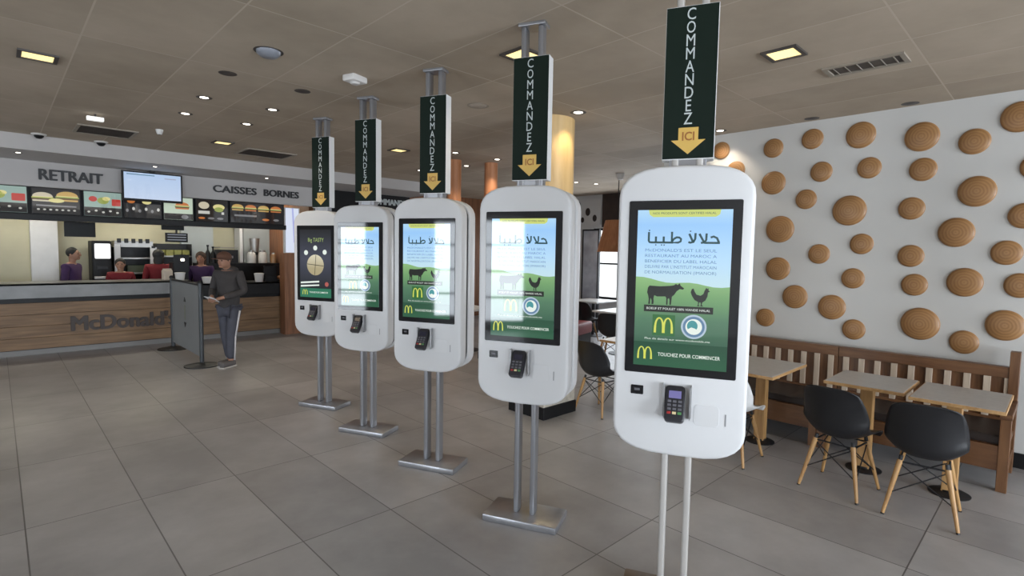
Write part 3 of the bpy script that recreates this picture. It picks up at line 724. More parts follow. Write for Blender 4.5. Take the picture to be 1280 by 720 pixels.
place(5.3, 7.5, -80, 'black chair at the table far behind the middle kiosks')
t = thing('red_banquette', 'low dark red padded seat beside the far window tables', 'seat', (6.95, 5.85, 0), math.radians(15))
b = nb(); box(b, (0, 0, .36), (1.1, .5, .2), bev=.03); obj('seat_pad', b, M_red, t, smooth='auto')
b = nb(); box(b, (0, 0, .13), (1.06, .46, .26)); obj('plinth', b, M_dark, t)
b = nb(); box(b, (0, .25, .62), (1.1, .1, .34), bev=.02); obj('back_pad', b, W_or, t)
# pendant lamp and dark valance near the far window
t = thing('pendant_lamp', 'big brown wooden cone pendant lamp hanging before the far window', 'pendant lamp', (8.0, 5.60, 1.68))
b = nb(); lathe(b, [(.36, 0), (.35, .02), (.22, .56), (.20, .56), (.33, .02), (.34, 0)], seg=40); obj('shade', b, W_or, t, smooth='auto')
b = nb(); tube(b, (0, 0, .5), (0, 0, ZC - 1.68), .008); obj('cord', b, M_iron, t)
b = nb(); ball(b, (0, 0, .25), .06); obj('bulb', b, mat('warm_bulb', (.9, .8, .6), .4, emit=(1, .8, .5), estr=2), t, smooth=True)
b = nb(); b6(b, 9.84, 9.9, 4.0, 7.32, 2.24, ZC); struct('trim_1', b, mat('dark_brown_panel', (.035, .02, .014), .5, noise=.2))
b = nb()
t = thing('wall_decal', 'white wall panel with small dark motifs beside the far window', 'wall decoration', (9.89, 7.8, 2.4))
b = nb(); b6(b, -.015, 0, -.42, .38, -.1, .5); obj('panel', b, M_wallw, t)
for yy, zz, r in ((.25, .35, .09), (-.05, .2, .07), (.1, .02, .05), (-.25, .05, .06)):
    b = nb(); ball(b, (-.016, yy, zz), r, (.05, 1, 1.3), 14, 8); obj('dark_motif', b, M_cush, t)
t = thing('frosted_screen', 'grey blue frosted glass partition left of the far window', 'partition', (9.0, 6.92, 0), math.radians(0))
b = nb(); b6(b, -.02, .02, -.16, .22, .1, 2.12); obj('glass_panel', b, mat('frosted_blue_glass', (.36, .38, .44), .25, noise=.25, nscale=3), t)
b = nb(); b6(b, -.03, .03, -.19, -.16, 0, 2.15); b6(b, -.03, .03, .22, .25, 0, 2.15); b6(b, -.03, .03, -.16, .22, 2.12, 2.15); b6(b, -.03, .03, -.16, .22, 0, .1); obj('frame', b, M_iron, t)

# ------------------------------------------------------------------ serving counter and soffit
b = nb(); b6(b, -6, 6.5, 8.84, 12.6, 2.79, ZC - .001); struct('trim_2', b, M_greypaint)
b = nb(); b6(b, -6, 4.33, 9.94, 10.06, 2.445, 2.79); struct('trim_3', b, M_greypaint)
M_txt = mat('black_sign_letters', (.015, .015, .018), .5, noise=.02)
def words(name, body, label, cx, cz, y, w, h, m, off=.006, ext=.008):
    me = textmesh(body, h * 1.38, None, ext, 0.); xs = [v.co.x for v in me.vertices]; zs = [v.co.z for v in me.vertices]
    me.transform(Matrix.Diagonal((w / (max(xs) - min(xs)), 1, h / (max(zs) - min(zs)), 1)) @ Matrix.Translation((-(max(xs) + min(xs)) / 2, 0, -(max(zs) + min(zs)) / 2)))
    b = nb(); d = h * .055
    for k in (-1, -.33, .33, 1):
        c = me.copy(); c.transform(Matrix.Translation((d * k, .0006 * k, d * .35 * (1 if abs(k) == 1 else -1)))); b.from_mesh(c)
    me2 = D.meshes.new(name); b.to_mesh(me2); b.free()
    return tag(obj(name, me2, m, None, (cx, y, cz)), label, 'lettering')
words('sign_lettering', 'RETRAIT', 'black letters RETRAIT on the grey board over the left of the counter', .825, 2.617, 9.93, .70, .145, M_txt)
words('sign_lettering', 'CAISSES', 'black word CAISSES on the grey board right of the TV', 2.99, 2.625, 9.93, .68, .115, M_txt, .005)
words('sign_lettering', 'BORNES', 'black word BORNES on the grey board, right of the word CAISSES', 3.765, 2.625, 9.93, .61, .115, M_txt, .005)
b = nb(); b6(b, 4.40, 6.49, 9.95, 10.05, 2.28, 2.81); t = obj('black_header_board', b, M_dark, None); tag(t, 'black header board with white words behind the second and middle kiosk signs', 'sign')
words('sign_lettering', 'COMMANDEZ', 'white letters on the black header board, partly hidden by the middle kiosk', 6.02, 2.645, 9.94, .95, .12, M_letter, .003)
for x, l in ((.25, 'small downlight in the soffit underside left of RETRAIT'), (1.70, 'small downlight in the soffit underside above the TV'), (3.25, 'small downlight in the soffit underside above CAISSES BORNES')):
    downlight(x, 9.2, l, True, 3, 2.79, (1, .85, .8), .035)
# TV
t = thing('television', 'wall TV with pale blue order screen hanging left of CAISSES BORNES', 'television', (1.765, 9.72, 2.33))
b = nb(); box(b, (0, .02, .21), (.78, .05, .44), bev=.008); tv = obj('casing', b, M_dark, t)
fl('lit_screen', rect(-.365, .365, .025, .41), screen_mat('tv_screen', [(0, (.62, .74, .95)), (1, (.50, .66, .92))], 2, 0, .42, 1.0), tv, -.0065)
fl('grey_bar', rect(-.33, .02, .375, .39), screen_mat('tv_bar', [(0, (.15, .28, .40))]), tv, -.0072)
fl('grey_bar', rect(.15, .30, .345, .36), screen_mat('tv_bar2', [(0, (.40, .44, .62))]), tv, -.0072)
b = nb(); b6(b, -.03, .03, 0, .06, .42, .475); obj('bracket', b, M_iron, t)
# menu boards
def emat(n, c, s=1.): return screen_mat(n, [(0, c)], strength=s)
MB_dark = emat('menu_dark', (.010, .010, .012)); MB_teal = emat('menu_teal', (.30, .42, .38)); MB_mint = emat('menu_mint', (.52, .62, .50))
MB_bun = emat('menu_bun', (.58, .38, .12)); MB_cheese = emat('menu_cheese', (.75, .68, .30)); MB_lett = emat('menu_lettuce', (.30, .36, .08)); MB_red = emat('menu_red', (.50, .05, .04)); MB_wht = emat('menu_white', (.60, .60, .56)); MB_or = emat('menu_orange', (.55, .18, .05)); MB_grey = emat('menu_grey', (.20, .20, .21)); MB_pat = emat('menu_patty', (.10, .05, .025)); MB_pale = emat('menu_pale', (.62, .56, .42))
def blob(name, cx, cz, rx, rz, m, p, y): return fl(name, [(cx + rx * math.cos(2 * PI * k / 16), cz + rz * math.sin(2 * PI * k / 16)) for k in range(16)], m, p, y)
def burger(p, cx, cz, s, y, bun=MB_bun):
    fl('bun_bottom', rrect(cx - s, cx + s, cz - .55 * s, cz - .30 * s, .1 * s, 3), bun, p, y)
    fl('patty', rrect(cx - 1.05 * s, cx + 1.05 * s, cz - .34 * s, cz - .12 * s, .08 * s, 3), MB_pat, p, y - .0008)
    fl('lettuce', rrect(cx - 1.1 * s, cx + 1.1 * s, cz - .16 * s, cz + .02 * s, .07 * s, 3), MB_lett, p, y - .0012)
    fl('cheese', rrect(cx - 1.0 * s, cx + 1.0 * s, cz - .02 * s, cz + .12 * s, .05 * s, 3), MB_cheese, p, y - .0016)
    fl('bun_top', [(cx + s * math.cos(PI * k / 14), cz + .08 * s + .55 * s * math.sin(PI * k / 14)) for k in range(15)], bun, p, y - .002)
def board(x0, x1, label, bg, fill):
    t = thing('menu_board', label, 'menu board', ((x0 + x1) / 2, 10.02, 2.07), 0, 'lit menu boards over the counter')
    w = x1 - x0
    b = nb(); b6(b, -w / 2, w / 2, 0, .06, 0, .375, .004); c = obj('casing', b, M_dark, t)
    fl('lit_panel', rect(-w / 2 + .015, w / 2 - .015, .012, .365), bg, c, -.001)
    fill(c, w, -.002)
def fA(c, w, y):
    burger(c, -w * .27, .24, w * .20, y, MB_pale); burger(c, w * .22, .26, w * .22, y, MB_bun)
    blob('sauce', 0, .20, w * .16, .03, MB_cheese, c, y - .003)
    fl('text_bar', rect(-w * .4, w * .4, .115, .135), MB_grey, c, y)
    for k in range(7): blob('price_dot', -w * .36 + w * .12 * k, .07, .016, .012, MB_wht, c, y)
def fB(c, w, y):
    blob('salad', -w * .25, .26, .05, .04, MB_red, c, y); blob('salad', 0, .24, .07, .05, MB_lett, c, y); blob('salad', .04, .27, .05, .03, MB_cheese, c, y)
    fl('red_box', rrect(w * .22, w * .45, .17, .27, .01, 2), MB_red, c, y)
    fl('dark_foot', rect(-w / 2 + .016, w / 2 - .016, .014, .14), MB_dark, c, y)
    for k in range(5): blob('price_dot', -w * .36 + w * .18 * k, .07 + .02 * (k % 2), .017, .014, MB_wht, c, y - .001)
def fC(c, w, y):
    blob('yellow_box', w * .1, .26, .06, .035, MB_cheese, c, y); blob('red_box', -w * .3, .26, .05, .03, MB_or, c, y)
    for k in range(6): blob('cup', -w * .40 + w * .16 * k, .12 + .03 * (k % 2), .018, .025, MB_wht if k % 2 else MB_grey, c, y)
def fD(c, w, y):
    burger(c, w * .12, .235, w * .22, y, MB_or); fl('dark_foot', rect(-w / 2 + .016, w / 2 - .016, .014, .11), MB_dark, c, y)
    blob('round_mark', w * .2, .06, .05, .035, MB_grey, c, y - .001)
def fE(c, w, y):
    blob('dessert', -w * .25, .27, .08, .06, MB_pale, c, y); blob('salad', w * .2, .25, .09, .05, MB_cheese, c, y); blob('salad', w * .2, .21, .07, .04, MB_lett, c, y - .001)
    fl('white_card', rect(-w * .42, -w * .08, .13, .18), MB_wht, c, y); fl('white_card', rect(w * .28, w * .36, .13, .17), MB_wht, c, y)
    for k, m in enumerate((MB_or, MB_grey, MB_grey)): blob('item', -w * .32 + w * .28 * k, .06, .05, .018, m, c, y)
def fF(c, w, y):
    for k in range(4): burger(c, -w * .36 + w * .235 * k, .27, w * .10, y, MB_bun if k % 2 == 0 else MB_or)
    fl('text_bar', rect(-w * .42, -w * .02, .12, .15), MB_grey, c, y); blob('item', w * .15, .08, .06, .02, MB_or, c, y); blob('item', w * .35, .08, .05, .02, MB_grey, c, y)
board(-.86, -.28, 'lit burger menu board at the far left, beyond the RETRAIT board end', MB_dark, fC)
board(-.25, .355, 'lit menu board left of the big burger board, below the start of RETRAIT', MB_teal, fB)
board(.38, .925, 'menu board with two big burgers below RETRAIT', MB_dark, fA)
board(.945, 1.42, 'pale teal menu board with red box left of the TV', MB_teal, fB)
board(1.425, 1.93, 'dark menu board with small cups directly under the TV', MB_dark, fC)
board(1.94, 2.375, 'mint menu board with a burger at the right corner of the TV', MB_mint, fD)
board(2.40, 2.90, 'dark menu board with desserts left of the long burger board', MB_dark, fE)
board(2.92, 3.83, 'long dark menu board with a row of four burgers', MB_dark, fF)
b = nb(); b6(b, -6, 3.86, 9.98, 10.12, 1.985, 2.068, .004); tag(obj('black_beam', b, M_dark), 'long black beam carrying the menu boards over the counter', 'beam')
b = nb(); b6(b, -5.99, 3.86, 10.082, 10.10, 2.06, 2.79); struct('trim_7', b, M_dark)
# bright light panel at the right end of the counter
t = thing('light_panel', 'tall bright bluish white lit panel at the right end of the menu boards', 'lit panel', (4.09, 10.3, 1.56))
b = nb(); b6(b, -.15, .15, 0, .06, 0, .86, .004); c = obj('casing', b, M_plw, t)
fl('lit_face', rect(-.12, .13, .01, .85), emat('panel_white', (.78, .84, 1.0), 1.0), c, -.001)
fl('violet_streak', [(0.0, .85), (.03, .85), (.06, .2), (.03, .2)], emat('panel_violet', (.45, .48, .85), 1.), c, -.002)
b = nb(); b6(b, -.15, .15, .0, .24, -1.56, 0); obj('wood_stand', b, W_wall, t)

# counter: left section with grey band, right section with dark band
W_countx = W_count
def counter(x0, x1, wood_top, band0, band1, bandm, label, planks=4):
    t = thing('serving_counter', label, 'counter', ((x0 + x1) / 2, 10.59, 0), 0, 'serving counter sections')
    w = x1 - x0
    b = nb(); b6(b, -w / 2, w / 2, .03, .7, .08, band1 - .03); obj('carcass', b, M_dark, t)
    ph = (wood_top - .09) / planks
    for k in range(planks):
        b = nb(); b6(b, -w / 2, w / 2, 0, .03, .09 + ph * k + .002, .09 + ph * (k + 1) - .002, .002); obj('front_plank', b, W_countx, t)
    b = nb(); b6(b, -w / 2, w / 2, -.03, .02, band0, band1, .003); obj('fascia_band', b, bandm, t)
    b = nb(); b6(b, -w / 2, w / 2, -.03, .72, band1 - .03, band1, .003); obj('worktop', b, bandm, t)
    b = nb(); b6(b, -w / 2, w / 2, .04, .1, 0, .09); obj('kickboard', b, mat('kick_grey', (.2, .19, .18), .4), t)
    return t
M_band = mat('grey_counter_band', (.20, .20, .20), .35, noise=.15, nscale=4)
counter(-5.95, 2.44, .78, .85, 1.065, M_band, 'left section of the wood fronted serving counter with a grey top band', 4)
counter(2.45, 4.40, .72, .78, 1.00, M_dark, 'right section of the wood fronted serving counter with a black top', 3)
words('counter_lettering', "McDonald's", 'big dark raised lettering on the wooden counter front behind the barrier', 1.50, .44, 10.577, 1.38, .235, mat('dark_brown_letters', (.045, .03, .025), .5), .0, .012)

# ------------------------------------------------------------------ kitchen behind the counter
M_ss = mat('kitchen_steel', (.34, .33, .32), .35, .7, noise=.1, nscale=6)
M_sslight = mat('pale_panel', (.62, .62, .64), .4, noise=.03)
b = nb(); b6(b, 2.72, 3.30, 12.45, 12.6, 1.0, 2.3); struct('trim_4', b, M_blue)
b = nb(); b6(b, 3.88, 4.42, 12.40, 12.6, 0, 2.79); struct('trim_5', b, M_blue)
b = nb(); b6(b, 3.74, 3.80, 12.2, 12.55, 0, 2.79); struct('trim_6', b, M_sslight)
def kbox(x0, x1, y0, y1, z0, z1, m, name, p, bev=.004): b = nb(); b6(b, x0, x1, y0, y1, z0, z1, bev); return obj(name, b, m, p)
# hanging order monitors
def monitor(x, y, z, w, h, label, lines=0):
    t = thing('hanging_monitor', label, 'monitor', (x, y, z))
    kbox(-w / 2, w / 2, 0, .06, -h / 2, h / 2, M_dark, 'casing', t); kbox(-.015, .015, .02, .05, h / 2, 2.79 - z, M_iron, 'ceiling_rod', t, 0)
    for k in range(lines): fl('text_line', rect(-w * .42, w * .42, -h * .3 + k * h * .28, -h * .3 + k * h * .28 + .018), emat('mon_line', (.22, .24, .28)), t, -.002)
monitor(1.01, 11.2, 1.90, .40, .24, 'black hanging monitor below the burger board, seen dark'); monitor(2.46, 11.6, 1.815, .36, .17, 'hanging order monitor with grey lines above the red shirted staff', 3)
monitor(2.30, 11.1, 1.99, .34, .10, 'flat black hanging printer box right under the beam')
# tall appliance with lit screen
t = thing('drink_dispenser', 'tall black drinks dispenser with a white glowing panel behind the counter', 'drinks dispenser', (1.375, 12.0, 0))
kbox(-.145, .145, 0, .5, 0, 1.73, M_dark, 'cabinet', t, .02); fl('lit_panel', rrect(-.105, .125, 1.41, 1.68, .02), emat('dispenser_white', (.95, .95, .95), 1.4), t, -.004)
kbox(-.12, .12, -.12, 0, 1.05, 1.09, M_sslight, 'drip_tray', t); kbox(-.08, .08, -.05, 0, 1.22, 1.28, M_iron, 'nozzle', t)
# heated chute rack
t = thing('warming_rack', 'steel food warming rack with a hood behind the staff', 'food rack', (1.88, 12.15, 0))
kbox(-.30, .30, 0, .4, 1.62, 1.74, M_ss, 'hood', t); kbox(-.30, .30, .35, .4, .9, 1.62, M_iron, 'back_panel', t)
for s in (-1, 1): kbox(s * .30 - .02, s * .30 + .02, 0, .4, 0, 1.62, M_iron, 'side_post', t)
for z in (.9, 1.12, 1.40): kbox(-.28, .28, 0, .38, z, z + .03, M_ss, 'shelf', t)
for k in range(5): kbox(-.26 + .11 * k, -.20 + .11 * k, -.02, .02, 1.70, 1.78, M_iron, 'heat_lamp', t)
kbox(-.1, .2, .1, .3, 1.15, 1.28, mat('greenish_bin', (.12, .14, .08), .5), 'food_tray', t)
def simple(name, cat, label, bxs, x=0, y=0, z=0, group=None):
    t = thing(name, label, cat, (x, y, z), 0, group)
    for n, a, m in bxs: kbox(*a, m, n, t)
    return t
simple('notice_sheet', 'notice', 'white paper notice right of the warming rack', [('sheet', (-.055, .055, 0, .01, -.16, .16), M_sslight), ('clip', (-.03, .03, -.004, .0, .14, .18), M_iron)], 2.18, 12.139, 1.47)
simple('side_panel', 'panel', 'pale narrow panel between the drinks dispenser and the rack', [('panel', (-.045, .045, 0, .03, -1.45, .22), M_sslight), ('edge', (.045, .05, 0, .03, -1.45, .22), M_iron)], 1.60, 11.98, 1.45)
# dark machines on the counter and back shelf
simple('till', 'till', 'black till with a small white light between the staff', [('body', (-.12, .12, 0, .3, 0, .30), M_dark), ('screen', (-.11, .13, -.02, 0, .14, .44), M_dark), ('status_light', (.0, .05, -.024, -.02, .33, .37), M_spoton)], 2.37, 10.95, 1.065)
simple('till', 'till', 'black till at the right part of the counter before the jars', [('body', (-.11, .11, 0, .25, 0, .12), M_dark), ('screen', (-.12, .12, .05, .08, .10, .30), M_dark), ('stand', (-.02, .02, .08, .1, .1, .2), M_iron)], 3.86, 10.75, 1.0)
t = simple('back_shelf', 'shelf', 'dark back shelf of the coffee corner with jars on top', [('worktop', (-.6, .42, 0, .6, 1.28, 1.33), M_dark), ('cabinet', (-.58, .42, .02, .6, 0, 1.28), M_dark)], 4.0, 11.7, 0)
simple('coffee_machine', 'coffee machine', 'black coffee machine with pale cups on its top, behind the customer', [('body', (-.17, .17, 0, .4, 0, .27), M_iron), ('spout', (-.06, .06, -.06, 0, .1, .15), M_ss), ('top_rail', (-.17, .17, .0, .4, .30, .32), M_ss)], 3.40, 11.75, 1.33)
b = nb()
t = thing('coffee_corner_unit', 'dark low cabinet under the coffee machine behind the customer', 'cabinet', (3.3, 11.75, 0)); kbox(-.45, .08, 0, .45, 0, 1.33, M_dark, 'cabinet', t); kbox(-.40, .05, -.01, 0, .7, 1.2, M_iron, 'door', t)
for x, w, h, y, l in ((3.05, .045, .33, 11.9, 'left tall dark bottle standing beside the coffee machine'), (3.17, .045, .30, 12.0, 'right tall dark bottle standing beside the coffee machine')):
    t = thing('syrup_bottle', l, 'bottle', (x, y, 1.33)); b = nb(); lathe(b, [(0, 0), (w, 0), (w, h * .6), (w * .35, h * .8), (w * .35, h), (0, h)]); obj('bottle_body', b, M_iron, t, smooth='auto')
    b = nb(); tube(b, (0, 0, h), (0, 0, h + .03), w * .5); obj('cap', b, M_dark, t)
JM = mat('white_ceramic', (.70, .68, .66), .35, noise=.03)
for x, w, h, m, l in ((3.87, .085, .26, JM, 'white jar on the dark back shelf, left of the pair'), (4.10, .085, .27, JM, 'white jar on the dark back shelf, right of the pair'), (4.32, .06, .22, mat('amber_jar', (.30, .16, .07), .3), 'amber jar on the dark back shelf, rightmost')):
    t = thing('storage_jar', l, 'jar', (x, 11.9, 1.33), 0, 'jars on the back shelf'); b = nb(); lathe(b, [(0, 0), (w, 0), (w * 1.05, h * .5), (w * .9, h * .8), (w * .6, h * .85), (0, h * .85)]); obj('jar_body', b, m, t, smooth='auto')
    b = nb(); lathe(b, [(w * .62, h * .85), (w * .62, h), (0, h)]); obj('lid', b, M_ss, t, smooth='auto')
t = thing('coffee_grinder', 'grey coffee grinder rising behind the white jars', 'coffee grinder', (4.02, 12.15, 1.33)); b = nb(); lathe(b, [(0, 0), (.08, 0), (.08, .28), (.10, .50), (.10, .52), (0, .52)]); obj('grinder_body', b, M_ss, t, smooth='auto'); b = nb(); box(b, (0, -.09, .2), (.05, .04, .06)); obj('chute', b, M_iron, t)
t = simple('ingredient_shelf', 'shelf', 'shelf with yellow green food bins behind the till, right of the warming rack',
    [('shelf_board', (-.30, .30, 0, .3, 1.44, 1.47), M_ss), ('back_panel', (-.30, .30, .28, .3, 1.0, 1.70), M_iron), ('side_post', (-.30, -.28, 0, .3, 0, 1.70), M_iron), ('side_post', (.28, .30, 0, .3, 0, 1.70), M_iron)] +
    [('food_bin', (-.275 + .14 * k, -.155 + .14 * k, .02, .22, 1.47, 1.58), mat('olive_bin', (.26, .25, .07), .5, noise=.2, nscale=20)) for k in range(4)], 2.53, 12.15)
b = nb(); b6(b, .44, .80, 12.3, 12.6, 0, 2.79); struct('trim_8', b, M_sslight)
# small things on the counter
def cups(x, y, z, r, h, label, m=JM, n=3):
    t = thing('cup_stack', label, 'cups', (x, y, z)); b = nb(); lathe(b, [(0, 0), (r * .8, 0), (r, h), (r * .9, h), (r * .7, .01), (0, .01)]); obj('cup', b, m, t, smooth='auto')
    b = nb(); lathe(b, [(r * 1.06, h), (r * 1.06, h + .012), (r * .7, h + .02), (0, h + .02)]); obj('lid', b, m, t, smooth='auto')
cups(2.30, 10.7, 1.065, .08, .12, 'stack of white cups on the counter above the barrier panel'); cups(3.62, 10.72, 1.0, .085, .15, 'round white tub on the black counter right of the customer')
cups(2.72, 10.68, 1.0, .085, .10, 'white tub on the counter left of the customer')
t = thing('paper_bag', 'crumpled pale paper bag on the grey counter band beside the cups', 'bag', (2.13, 10.80, 1.065), .3); b = nb(); box(b, (0, 0, .09), (.15, .10, .18), bev=.02); obj('bag_body', b, mat('kraft_pale', (.62, .52, .42), .7, bump=.5), t); b = nb(); box(b, (0, 0, .185), (.14, .03, .03), bev=.005); obj('folded_top', b, mat('kraft_pale', (.6, .5, .4)), t)
t = thing('pastry_case', 'small pastry display with orange brown buns at the right end of the counter', 'display case', (4.15, 10.75, 1.0))
kbox(-.16, .16, 0, .3, 0, .03, M_dark, 'tray', t); kbox(-.16, .16, .28, .3, .03, .30, M_iron, 'case_back', t)
for k, (dx, dz) in enumerate(((-.08, .07), (.05, .07), (-.01, .14), (.09, .16))):
    b = nb(); ball(b, (dx, .12, dz), .06, (1, .8, .65)); obj('pastry', b, mat('baked_crust', (.34, .14, .05), .5, noise=.2), t, smooth=True)

# ------------------------------------------------------------------ barrier
t = thing('queue_barrier', 'grey panel barrier between two dark posts in front of the counter', 'barrier', (2.018, 9.1, 0))
for s in (-1, 1):
    b = nb(); tube(b, (0, s * .83, .02), (0, s * .83, 1.15), .028, seg=20); pb = obj('post', b, mat('gunmetal', (.05, .055, .06), .4, .4), t, smooth='auto')
    b = nb(); lathe(b, [(0, 1.19), (.02, 1.185), (.034, 1.165), (.034, 1.145), (0, 1.145)], (0, s * .83, 0), 20); obj('post_cap', b, M_iron, pb, smooth='auto')
    b = nb(); lathe(b, [(0, 0), (.22, 0), (.22, .012), (.12, .03), (.035, .05), (0, .05)], (0, s * .83, 0), 36); obj('base_disc', b, M_iron, pb, smooth='auto')
b = nb(); b6(b, -.008, .008, -.79, .79, .12, 1.12, .003); pn = obj('panel', b, mat('grey_panel', (.20, .21, .215), .5, noise=.06, nscale=2), t)
b = nb(); b6(b, -.014, .014, -.80, .80, 1.11, 1.14, .003); obj('top_rail', b, M_iron, t)
for z, s in ((.83, 1), (.52, -1)):
    b = nb(); prism(b, [(-.06, 0), (0, .07 * s), (.06, 0)], -.002, .002); obj('arrow_mark', b, M_dark, pn, (-.0095, .0, z), rot=(0, 0, PI / 2))
b = nb(); b6(b, -.0105, -.009, -.035, .035, .56, .78); obj('pale_mark', b, mat('olive_mark', (.17, .19, .15), .5), pn)

# ------------------------------------------------------------------ people
SKIN = mat('skin_tan', (.36, .19, .125), .55, noise=.06, nscale=20); SKIN2 = mat('skin_warm', (.42, .21, .13), .55, noise=.06, nscale=20)
def lerp(a, b, t): return Vector(a) * (1 - t) + Vector(b) * t
def person(label, loc, rz, top_m, trouser_m, hair_m, skin_m, sc=1., lean=0., head_drop=.0, head_turn=0., armL=None, armR=None, stripe=None, cap=None, hair='short', legs=((.02, .0), (-.04, .0)), hood=False, apron=None, shoe_m=None):
    """figure faces local -y; z up; about 1.7 m before scaling"""
    t = thing('person', label, 'person', loc, rz); t.scale = (sc, sc, sc)
    def L(p):   # lean forward above the hips
        z = p[2]
        if z > .92: return Vector((p[0], p[1] - (z - .92) * math.sin(lean), .92 + (z - .92) * math.cos(lean)))
        return Vector(p)
    hipz = .90
    J = dict(pel=(0, 0, hipz), wst=(0, .005, 1.04), chs=(0, 0, 1.24), up=(0, .01, 1.37), nk=(0, .0, 1.45))
    J = {k: L(v) for k, v in J.items()}
    hb = L((0, -.012, 1.50)); hb.y -= head_drop * .5
    hc = L((0, -.03, 1.60)); hc.y -= head_drop; hc.z -= head_drop * .6
    ht = L((0, -.012, 1.67)); ht.y -= head_drop * 1.35; ht.z -= head_drop * .9
    V_ = [J['pel'], J['wst'], J['chs'], J['up'], J['nk'], hb, hc, ht]; R_ = [(.108, .088), (.11, .085), (.135, .10), (.11, .085), .052, .058, (.074, .088), (.06, .075)]
    E_ = [(0, 1), (1, 2), (2, 3), (3, 4), (4, 5), (5, 6), (6, 7)]
    arms = []
    for s, tgt in ((1, armL), (-1, armR)):
        sh = L((s * .185, .01, 1.385))
        el, wr = tgt if tgt else ((s * .235, .02, 1.10), (s * .22, -.06, .86))
        el = L(el); wr = L(wr); i0 = len(V_)
        V_ += [sh, lerp(sh, el, .5), el, lerp(el, wr, .5), wr]; R_ += [.052, .046, .040, .035, .026]
        E_ += [(3, i0), (i0, i0 + 1), (i0 + 1, i0 + 2), (i0 + 2, i0 + 3), (i0 + 3, i0 + 4)]
        d = (wr - el).normalized(); side = Vector((0, 0, 1)).cross(d)
        if side.length < .1: side = Vector((0, 1, 0))
        side.normalize(); up = d.cross(side)
        palm = wr + d * .05; V_.append(palm); R_.append((.022, .034)); ip = len(V_) - 1; E_.append((i0 + 4, ip))
        for k, (off, ln) in enumerate(((-.030, .060), (-.010, .072), (.010, .068), (.028, .052))):
            a = palm + d * .028 + side * off; b1 = a + d * ln * .55 - up * .006; c1 = b1 + d * ln * .35 - up * .022
            V_ += [a, b1, c1]; R_ += [.0095, .0085, .0075]; n = len(V_); E_ += [(ip, n - 3), (n - 3, n - 2), (n - 2, n - 1)]
        a = palm - d * .01 - side * .03 * s; b1 = a - side * .018 * s + d * .03 - up * .012; V_ += [a, b1]; R_ += [.011, .008]; n = len(V_); E_ += [(ip, n - 2), (n - 2, n - 1)]
        arms.append((sh, el, wr))
    lg = []
    for s, (fy, fx) in ((1, legs[0]), (-1, legs[1])):
        hp = Vector((s * .085, 0, .84)); kn = Vector((s * .085 + fx * .5, fy * .5 - .02, .46)); an = Vector((s * .085 + fx, fy + .02, .08)); to = an + Vector((s * .02, -.15, -.045)); i0 = len(V_)
        V_ += [hp, kn, an, to]; R_ += [.082, .055, .038, .03]; E_ += [(0, i0), (i0, i0 + 1), (i0 + 1, i0 + 2), (i0 + 2, i0 + 3)]; lg.append((hp, kn, an, to))
    body = skin(V_, E_, R_, 2); body.materials.append(skin_m)
    o = D.objects.new('body', body); COL.objects.link(o); o.parent = t
    # head details are children of the body
    f = Matrix.Translation(hc) @ Matrix.Rotation(head_turn, 4, 'Z') @ Matrix.Rotation(lean + head_drop * 3, 4, 'X')
    def hp_(v): return f @ Vector(v)
    b = nb()
    ball(b, hp_((0, -.006, -.005)), .087, (.88, 1.04, 1.25), 20, 14); ball(b, hp_((0, -.105, -.012)), .016, (.8, 1.1, 1.6)); ball(b, hp_((0, -.07, -.075)), .035, (1, .8, .7))
    for s in (-1, 1): ball(b, hp_((s * .082, .01, -.01)), .024, (.35, .7, 1.2))
    for p in b.verts: pass
    obj('face', b, skin_m, o, smooth=True)
    b = nb()
    for s in (-1, 1): ball(b, hp_((s * .032, -.086, .012)), .009)
    obj('eyes', b, M_dark, o, smooth=True)
    b = nb()
    for s in (-1, 1): box(b, hp_((s * .033, -.091, .032)), (.030, .006, .006))
    obj('eyebrows', b, hair_m, o)
    b = nb(); ball(b, hp_((0, -.094, -.055)), .018, (1.1, .3, .3)); obj('mouth', b, mat('lip', (.25, .08, .07), .5), o, smooth=True)
    b = nb()
    if hair == 'long':
        ball(b, hp_((0, .02, .03)), .10, (1.0, 1.05, 1.1)); ball(b, hp_((0, .07, -.10)), .085, (1.05, .6, 1.5))
    else:
        ball(b, hp_((0, .022, .035)), .094, (.98, 1.02, 1.02))
    obj('hair', b, hair_m, o, smooth=True)
    if cap:
        b = nb(); ball(b, hp_((0, .008, .055)), .10, (.98, 1.05, .80)); box(b, hp_((0, -.125, .045)), (.13, .10, .012), bev=.004); obj('cap', b, cap, o, smooth='auto')
    # jacket: torso and sleeves
    tv = [J['pel'] + Vector((0, 0, -.10 if hood else .0)), J['wst'], J['chs'], J['up'], J['up'] + (J['nk'] - J['up']) * .75]; tr = [(.168, .138), (.168, .134), (.174, .132), (.135, .105), (.072, .068)]; te = [(0, 1), (1, 2), (2, 3), (3, 4)]
    for s, (sh, el, wr) in zip((1, -1), arms):
        n = len(tv); tv += [sh, lerp(sh, el, .5), el, lerp(el, wr, .5), lerp(el, wr, .93)]; tr += [.070, .062, .056, .050, .042]; te += [(3, n), (n, n + 1), (n + 1, n + 2), (n + 2, n + 3), (n + 3, n + 4)]
    jm = skin(tv, te, tr, 2); jm.materials.append(top_m); j = D.objects.new('jacket', jm); COL.objects.link(j); j.parent = t
    if hood:
        b = nb(); hq = J['nk'] + Vector((0, .06, 0)); ball(b, hq + Vector((0, -.01, -.015)), .105, (1.2, 1.0, .6)); obj('hood', b, top_m, j, smooth=True)
    if apron:
        b = nb(); prism(b, rrect(-.10, .10, 1.02, 1.36, .02), -.155, -.145); obj('apron', b, apron, j)
    pv = [Vector((0, 0, .86))]; pr = [(.125, .100)]; pe = []
